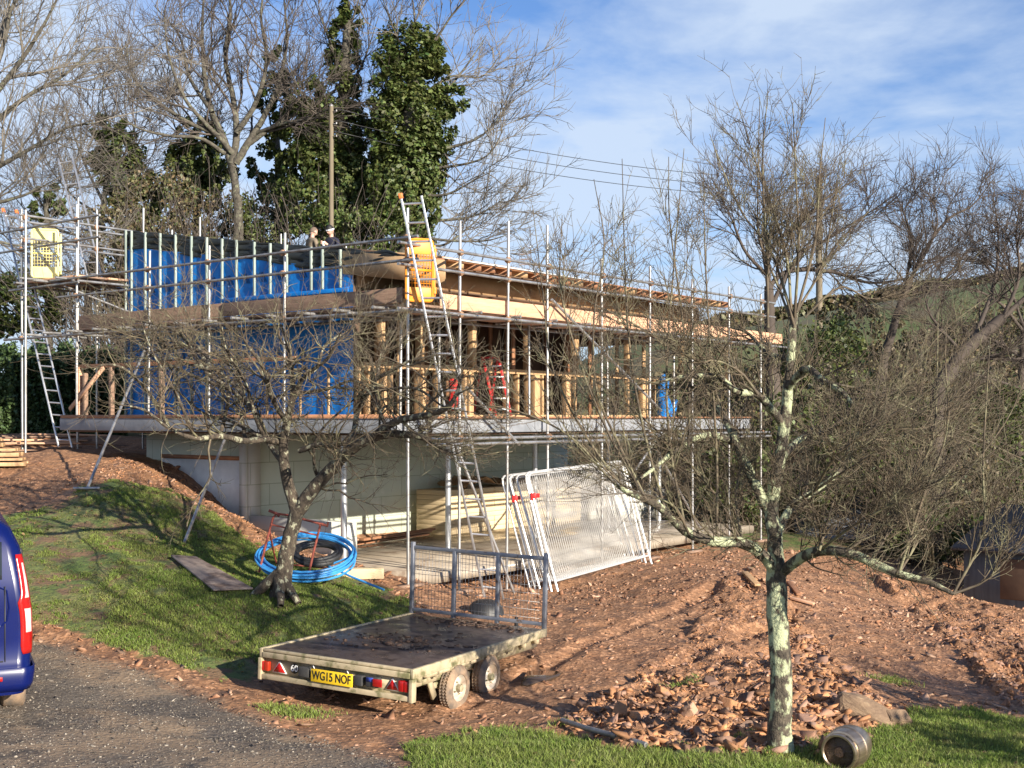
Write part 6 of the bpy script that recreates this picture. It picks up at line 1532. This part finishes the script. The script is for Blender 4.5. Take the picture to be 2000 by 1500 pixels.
# scrub along the back of the plot
for i, (x, y, rx_, ry_, Z, lb) in enumerate([(300, 400, 80, 60, 37, 'brown-green scrub below the stubby ivy tree'), (410, 420, 80, 55, 38.5, 'brown scrub at the foot of the oak'), (520, 430, 70, 60, 38, 'leafy scrub right of the oak trunk'), (620, 450, 60, 45, 35.5, 'scrub behind the two builders'), (720, 450, 60, 45, 35.5, 'scrub at the foot of the broad ivy tree'), (240, 440, 70, 50, 36, 'scrub behind the left end of the blue gable')]):
    c = px(x, y, Z); g_ = on(c[0], c[1]); root = thing('bush', g_, lb, 'bush', 'scrub behind the house'); rng = np.random.default_rng(60 + i)
    R3 = np.array([rx_ / F * Z, 1.0, ry_ / F * Z]); C = blob_points([(c, R3), (c - UZ * 1.1, R3), (c + np.array([.5, 0, -2.3]), R3)], rng, 2600); leaves('foliage', C, .095, M['ivy' if i in (2, 3, 4) else 'ivy_brown'], root, rng)
    n = 130; P0 = np.repeat(g_[None], n, 0) + rng.normal(0, .6, (n, 3)) * [1.2, .6, 0]; D0 = norm(np.array([0, 0, 1.]) + rng.normal(0, .33, (n, 3)))
    P, R, D = grow(P0, D0, rng.uniform(.7, 1.15, n) * (c[2] + R3[2] - g_[2]), rng.uniform(.012, .035, n), 12, .10, -.15, rng, .25); T = TM(); T.add(P, R, 4)
    p, d, l, r = spawn(P, R, D, 7, rng, .35, 1, (.3, .9), (.2, .4), None, .6, rmin=.006); P, R, D = grow(p, d, rng.uniform(.4, 1.3, len(p)), np.minimum(r, .012), 5, .15, 0, rng, .4); T.add(P, R, 3); T.build('stems', M['twig_red'], root)
# fallen pale stems above the gable
for a, b, c, lb in (((400, 500), (385, 400), (372, 330), 'pale forked sapling'), ((500, 480), (505, 400), (470, 340), 'thin leaning sapling')): pass

# clipped hedge at the left, its top catching the sun
hd = thing('hedge', on(-10.6, 28), 'dark dense hedge with a sunlit top at the far left behind the scaffold', 'hedge'); rng = np.random.default_rng(70)
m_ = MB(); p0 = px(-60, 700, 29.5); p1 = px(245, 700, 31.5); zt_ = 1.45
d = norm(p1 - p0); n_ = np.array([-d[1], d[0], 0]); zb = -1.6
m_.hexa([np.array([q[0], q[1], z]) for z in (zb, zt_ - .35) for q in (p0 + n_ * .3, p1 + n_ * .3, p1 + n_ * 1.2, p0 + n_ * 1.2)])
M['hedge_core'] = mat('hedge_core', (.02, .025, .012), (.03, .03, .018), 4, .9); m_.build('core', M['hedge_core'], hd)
t = rng.uniform(0, 1, 42000); f_ = rng.uniform(0, 1, 42000); side = rng.random(42000) < .7
C = p0 + (p1 - p0) * t[:, None]; C[:, 2] = np.where(side, zb + (zt_ - zb) * f_, zt_ + rng.normal(0, .12, 42000)); bul = .16 * np.sin(t * 23) + .12 * np.sin(t * 51 + f_ * 7)
C += n_ * np.where(side, rng.normal(0, .14, 42000) + bul, rng.uniform(0, 1.5, 42000))[:, None]; C[:, 2] += np.where(side, 0, .14 * np.sin(t * 31) + .1 * np.sin(t * 71))
leaves('foliage', C, .085, M['hedge'], hd, rng)

# ------------------------------------------------------------------ right side: thicket, bare trees, hill
def bush(x, y, rx_, ry_, Z, lb, seed, per=150, lm='ivy_brown', group='thicket right of the house', tm='bramble', nst=90):
    c = px(x, y, Z); g_ = on(c[0], c[1]); root = thing('bush', g_, lb, 'bush', group); rng = np.random.default_rng(seed)
    R3 = np.array([rx_ / F * Z, 1.3, ry_ / F * Z]); C = blob_points([(c, R3)], rng, per); leaves('foliage', C, .11, M[lm], root, rng)
    n = nst; w = R3[0]; P0 = g_[None] + rng.normal(0, 1, (n, 3)) * [w * .6, .8, 0]; hgt = max(c[2] + R3[2] - g_[2], 1.0); D0 = norm(np.array([0, 0, 1.]) + rng.normal(0, .5, (n, 3)))
    P, R, D = grow(P0, D0, rng.uniform(.6, 1.4, n) * hgt, rng.uniform(.008, .02, n), 14, .11, -.55, rng, .3); T = TM(); T.add(P, R, 4)
    p, d, l, r = spawn(P, R, D, 8, rng, .2, 1, (.3, 1.0), (.2, .4), None, .6, rmin=.005); P, R, D = grow(p, d, rng.uniform(.3, 1.3, len(p)), np.minimum(r, .009), 5, .16, -.1, rng, .4); T.add(P, R, 3); T.build('stems', M[tm], root)
bs = [(1180, 900, 90, 90, 34, 'brown thicket beyond the cellar, left of the raking tube'), (1330, 900, 90, 90, 33, 'dark thicket seen under the right half of the slab'), (1450, 760, 90, 110, 34, 'leafless thicket at the right end of the scaffold'), (1600, 730, 110, 110, 33, 'wide bramble mass behind the right apple tree'),
      (1560, 900, 110, 110, 31, 'ivy-flecked thicket behind the right apple trunk'), (1720, 880, 110, 120, 31, 'green-flecked thicket right of the right apple trunk'), (1760, 760, 100, 90, 34, 'brown scrub on the slope below the field'), (1860, 930, 90, 110, 30, 'bramble thicket left of the shed roof'), (1960, 860, 90, 110, 32, 'tangled scrub at the right edge above the shed'), (1450, 950, 80, 80, 30, 'low dark brambles behind the bare scaffold legs'), (1800, 1040, 110, 60, 28.5, 'undergrowth on the far bank below the shed'), (1660, 640, 100, 50, 38, 'twiggy scrub on the skyline right of the apple tree'), (1930, 700, 110, 90, 40, 'dark scrub under the leaning tree'), (1790, 660, 70, 40, 41, 'brown brush across the lower field'), (1980, 640, 70, 45, 42, 'tall brush at the right edge below the skyline')]
for i, b_ in enumerate(bs): bush(*b_, 80 + i, lm='ivy' if i in (3, 4, 5, 8, 9, 10) else 'ivy_brown', per=1800 if i in (3, 4, 5, 8, 9, 10) else 900)
lvR = [dict(n=10, t0=.1, t1=.85, ang=(.35, 1.0), len=(.8, 1.7), m=8, w=.13, up=.35, rf=.5, rmax=.04, rmin=.014, k=5, jag=.06), dict(n=9, t0=.12, ang=(.35, .95), len=(.45, 1.1), m=6, w=.14, up=.15, rf=.55, rmax=.014, rmin=.008, k=4, jag=.05, tp=.45), dict(n=5, t0=.1, ang=(.3, .9), len=(.25, .7), m=4, w=.12, up=.15, rf=.7, rmax=.008, rmin=.0055, k=3, tp=.6)]
bigtree('bare_tree', [(1510, 760), (1504, 660), (1502, 560)], 32, .20,
        [([(1502, 570), (1500, 500), (1530, 460), (1570, 430), (1610, 390), (1670, 350)], .10), ([(1500, 560), (1540, 530), (1620, 530), (1700, 552), (1780, 540), (1850, 500)], .09), ([(1505, 600), (1560, 500), (1620, 465), (1690, 420), (1750, 380)], .08), ([(1500, 540), (1455, 490), (1430, 430), (1405, 380)], .07), ([(1502, 560), (1490, 480), (1500, 420), (1530, 360)], .07), ([(1600, 530), (1640, 470), (1690, 420), (1720, 360)], .05)],
        'dark bare tree with a long level bough behind the right apple tree', tm='twig_dark', bm='twig_dark', seed=91, levels=lvR, group='bare trees on the right')
bigtree('bare_tree', [(1720, 760), (1745, 640), (1770, 560)], 34, .14,
        [([(1770, 570), (1800, 500), (1850, 430), (1900, 400), (1940, 350)], .08), ([(1765, 580), (1780, 480), (1770, 430), (1750, 380)], .07), ([(1760, 600), (1830, 560), (1900, 480), (1960, 440)], .06), ([(1770, 560), (1820, 470), (1830, 420), (1810, 370)], .06)],
        'slender bare tree against the sky at the right', tm='twig_dark', bm='twig_dark', seed=92, levels=lvR, group='bare trees on the right')
bigtree('bare_tree', [(1830, 800), (1860, 720), (1900, 670), (1960, 620)], 30, .22,
        [([(1900, 670), (1940, 560), (1950, 470), (1940, 380)], .08), ([(1960, 620), (2020, 560), (2060, 480), (2040, 400)], .09), ([(1960, 620), (1990, 540), (1985, 450), (2000, 370)], .07), ([(1870, 710), (1930, 700), (2010, 700), (2080, 680)], .08), ([(1880, 690), (1820, 620), (1800, 560), (1760, 520)], .06)],
        'leaning dark tree rooted on the slope at the right edge', tm='twig_dark', bm='twig_dark', seed=93, levels=lvR, group='bare trees on the right')
bigtree('bare_tree', [(1990, 860), (1995, 740), (2000, 640)], 36, .14,
        [([(2000, 650), (1950, 590), (1880, 560), (1800, 560)], .07), ([(1998, 700), (1930, 660), (1850, 640), (1770, 650)], .07), ([(2000, 640), (1970, 560), (1920, 500), (1880, 450)], .06), ([(1996, 760), (1900, 730), (1820, 720), (1740, 700)], .06)],
        'dark spreading tree whose low boughs veil the green field', tm='twig_dark', bm='twig_dark', seed=94, levels=lvR, group='bare trees on the right')
# trees just outside the right edge, whose boughs shade the bank
rt = np.random.default_rng(97)
for (x, y, h, lb) in ((9.6, 10.3, 2.7, 'bare tree beyond the right edge of the view, nearer the road'), (13.5, 11.0, 4.3, 'taller bare tree beyond the right edge of the view')):
    b_ = on(x, y); V_ = lambda dx, dy, z: b_ + np.array([dx, dy, z])
    ls = [([V_(0, 0, h * .35), V_(rt.normal(0, .8), rt.normal(0, .8), h * .6), V_(rt.normal(0, 1.6), rt.normal(0, 1.6), h)], [.09, .05, .015]) for _ in range(16)]
    rt_, _ = generic_tree('bare_tree', b_, [([V_(0, 0, -.1), V_(.05, 0, h * .2), V_(0, .05, h * .4)], [.2, .15, .12])], ls, lb, 'tree', 'bare trees on the right', M['bark'], M['twig_dark'], rt, lvR[:2] + [dict(lvR[2], n=3)], 8)
    rt_.scale = (.6, .6, .6)
for i, (x, y, s) in enumerate(((7.9, 7.3, 1.1), (9.4, 8.3, 1.3))):  # unseen bushes, added to throw shade on the corner grass
    b_ = on(x, y); root = thing('bush', b_, ['low evergreen bush just outside the right edge, nearer the keg', 'low evergreen bush just outside the right edge, farther from the keg'][i], 'bush', 'bushes beyond the right edge'); C = blob_points([(b_ + UZ * s * 1.0, (s * .9, s * .9, s * 1.1))], rt, 1500); leaves('foliage', C, .10, M['ivy'], root, rt)
# hill with a field
M['hill'] = mat('field_grass', (.075, .115, .03), (.11, .11, .042), .06, .9, c3=(.10, .085, .045), s3=.09, f3=(.56, .62), detail=8)
xs = np.linspace(-60, 190, 90); ys = np.linspace(62, 260, 60); g = np.zeros((60, 90, 3))
for j, y in enumerate(ys):
    t = np.clip((y - 62) / 70, 0, 1); t = t * t * (3 - 2 * t)
    ridge = 8.5 + 8.5 * np.clip((xs - 22) / 40, 0, 1) - 13 * np.clip((14 - xs) / 30, 0, 1)
    g[j, :, 0] = xs; g[j, :, 1] = y; g[j, :, 2] = -7 + (ridge + 7) * t + np.sin(xs * .07 + y * .05) * .5 - np.clip((y - 150) / 110, 0, 1) * 10
m_ = MB(); m_.sheet(g); o = m_.build('hill', M['hill'], smooth=False); put(o, kind='structure')
for p_ in o.data.polygons: p_.use_smooth = True
rng = np.random.default_rng(95)
def hill_h(x, y):
    t = np.clip((y - 62) / 70, 0, 1); t = t * t * (3 - 2 * t); ridge = 8.5 + 8.5 * np.clip((x - 22) / 40, 0, 1) - 13 * np.clip((14 - x) / 30, 0, 1)
    return -7 + (ridge + 7) * t + np.sin(x * .07 + y * .05) * .5 - np.clip((y - 150) / 110, 0, 1) * 10
def hedgerow(f, n, h, lb, m='ivy_brown'):
    t = rng.uniform(0, 1, n); x, y = f(t); x = x + rng.normal(0, .5, n); y = y + rng.normal(0, .5, n); k = (vnoise(x, y, .25, 5) * .35 + .8)
    C = np.stack([x, y, hill_h(x, y) + rng.uniform(-.2, 1, n) * h * k], 1); root = thing('hedgerow', C.mean(0) - UZ * .5, lb, 'hedgerow', 'far hedgerows on the hill'); leaves('foliage', C, .55, M[m], root, rng)
hedgerow(lambda t: (15 + 90 * t, 134 + 8 * np.sin(t * 5)), 26000, 2.3, 'brown hedgerow along the skyline of the hill')
hedgerow(lambda t: (12 + 60 * t, 100 + 6 * t), 16000, 2.4, 'dark hedgerow across the foot of the green field')
n = 60000; x = rng.uniform(4, 75, n); y = rng.uniform(66, 104, n); k = vnoise(x, y, .12, 8) + .5 * vnoise(x, y, .4, 9) > -.35; x = x[k]; y = y[k]
root = thing('hedgerow', (38, 85, -4), 'broad dark scrubby belt covering the lower hillside', 'hedgerow', 'far hedgerows on the hill'); C = np.stack([x, y, hill_h(x, y) + rng.uniform(0, 2.4, len(x)) * (.6 + .5 * vnoise(x, y, .3, 4))], 1); leaves('foliage', C, .5, M['ivy_brown'], root, rng)
hedgerow(lambda t: (10 + 50 * t, 76 + 4 * t), 16000, 3.2, 'lower dark hedgerow in the valley')
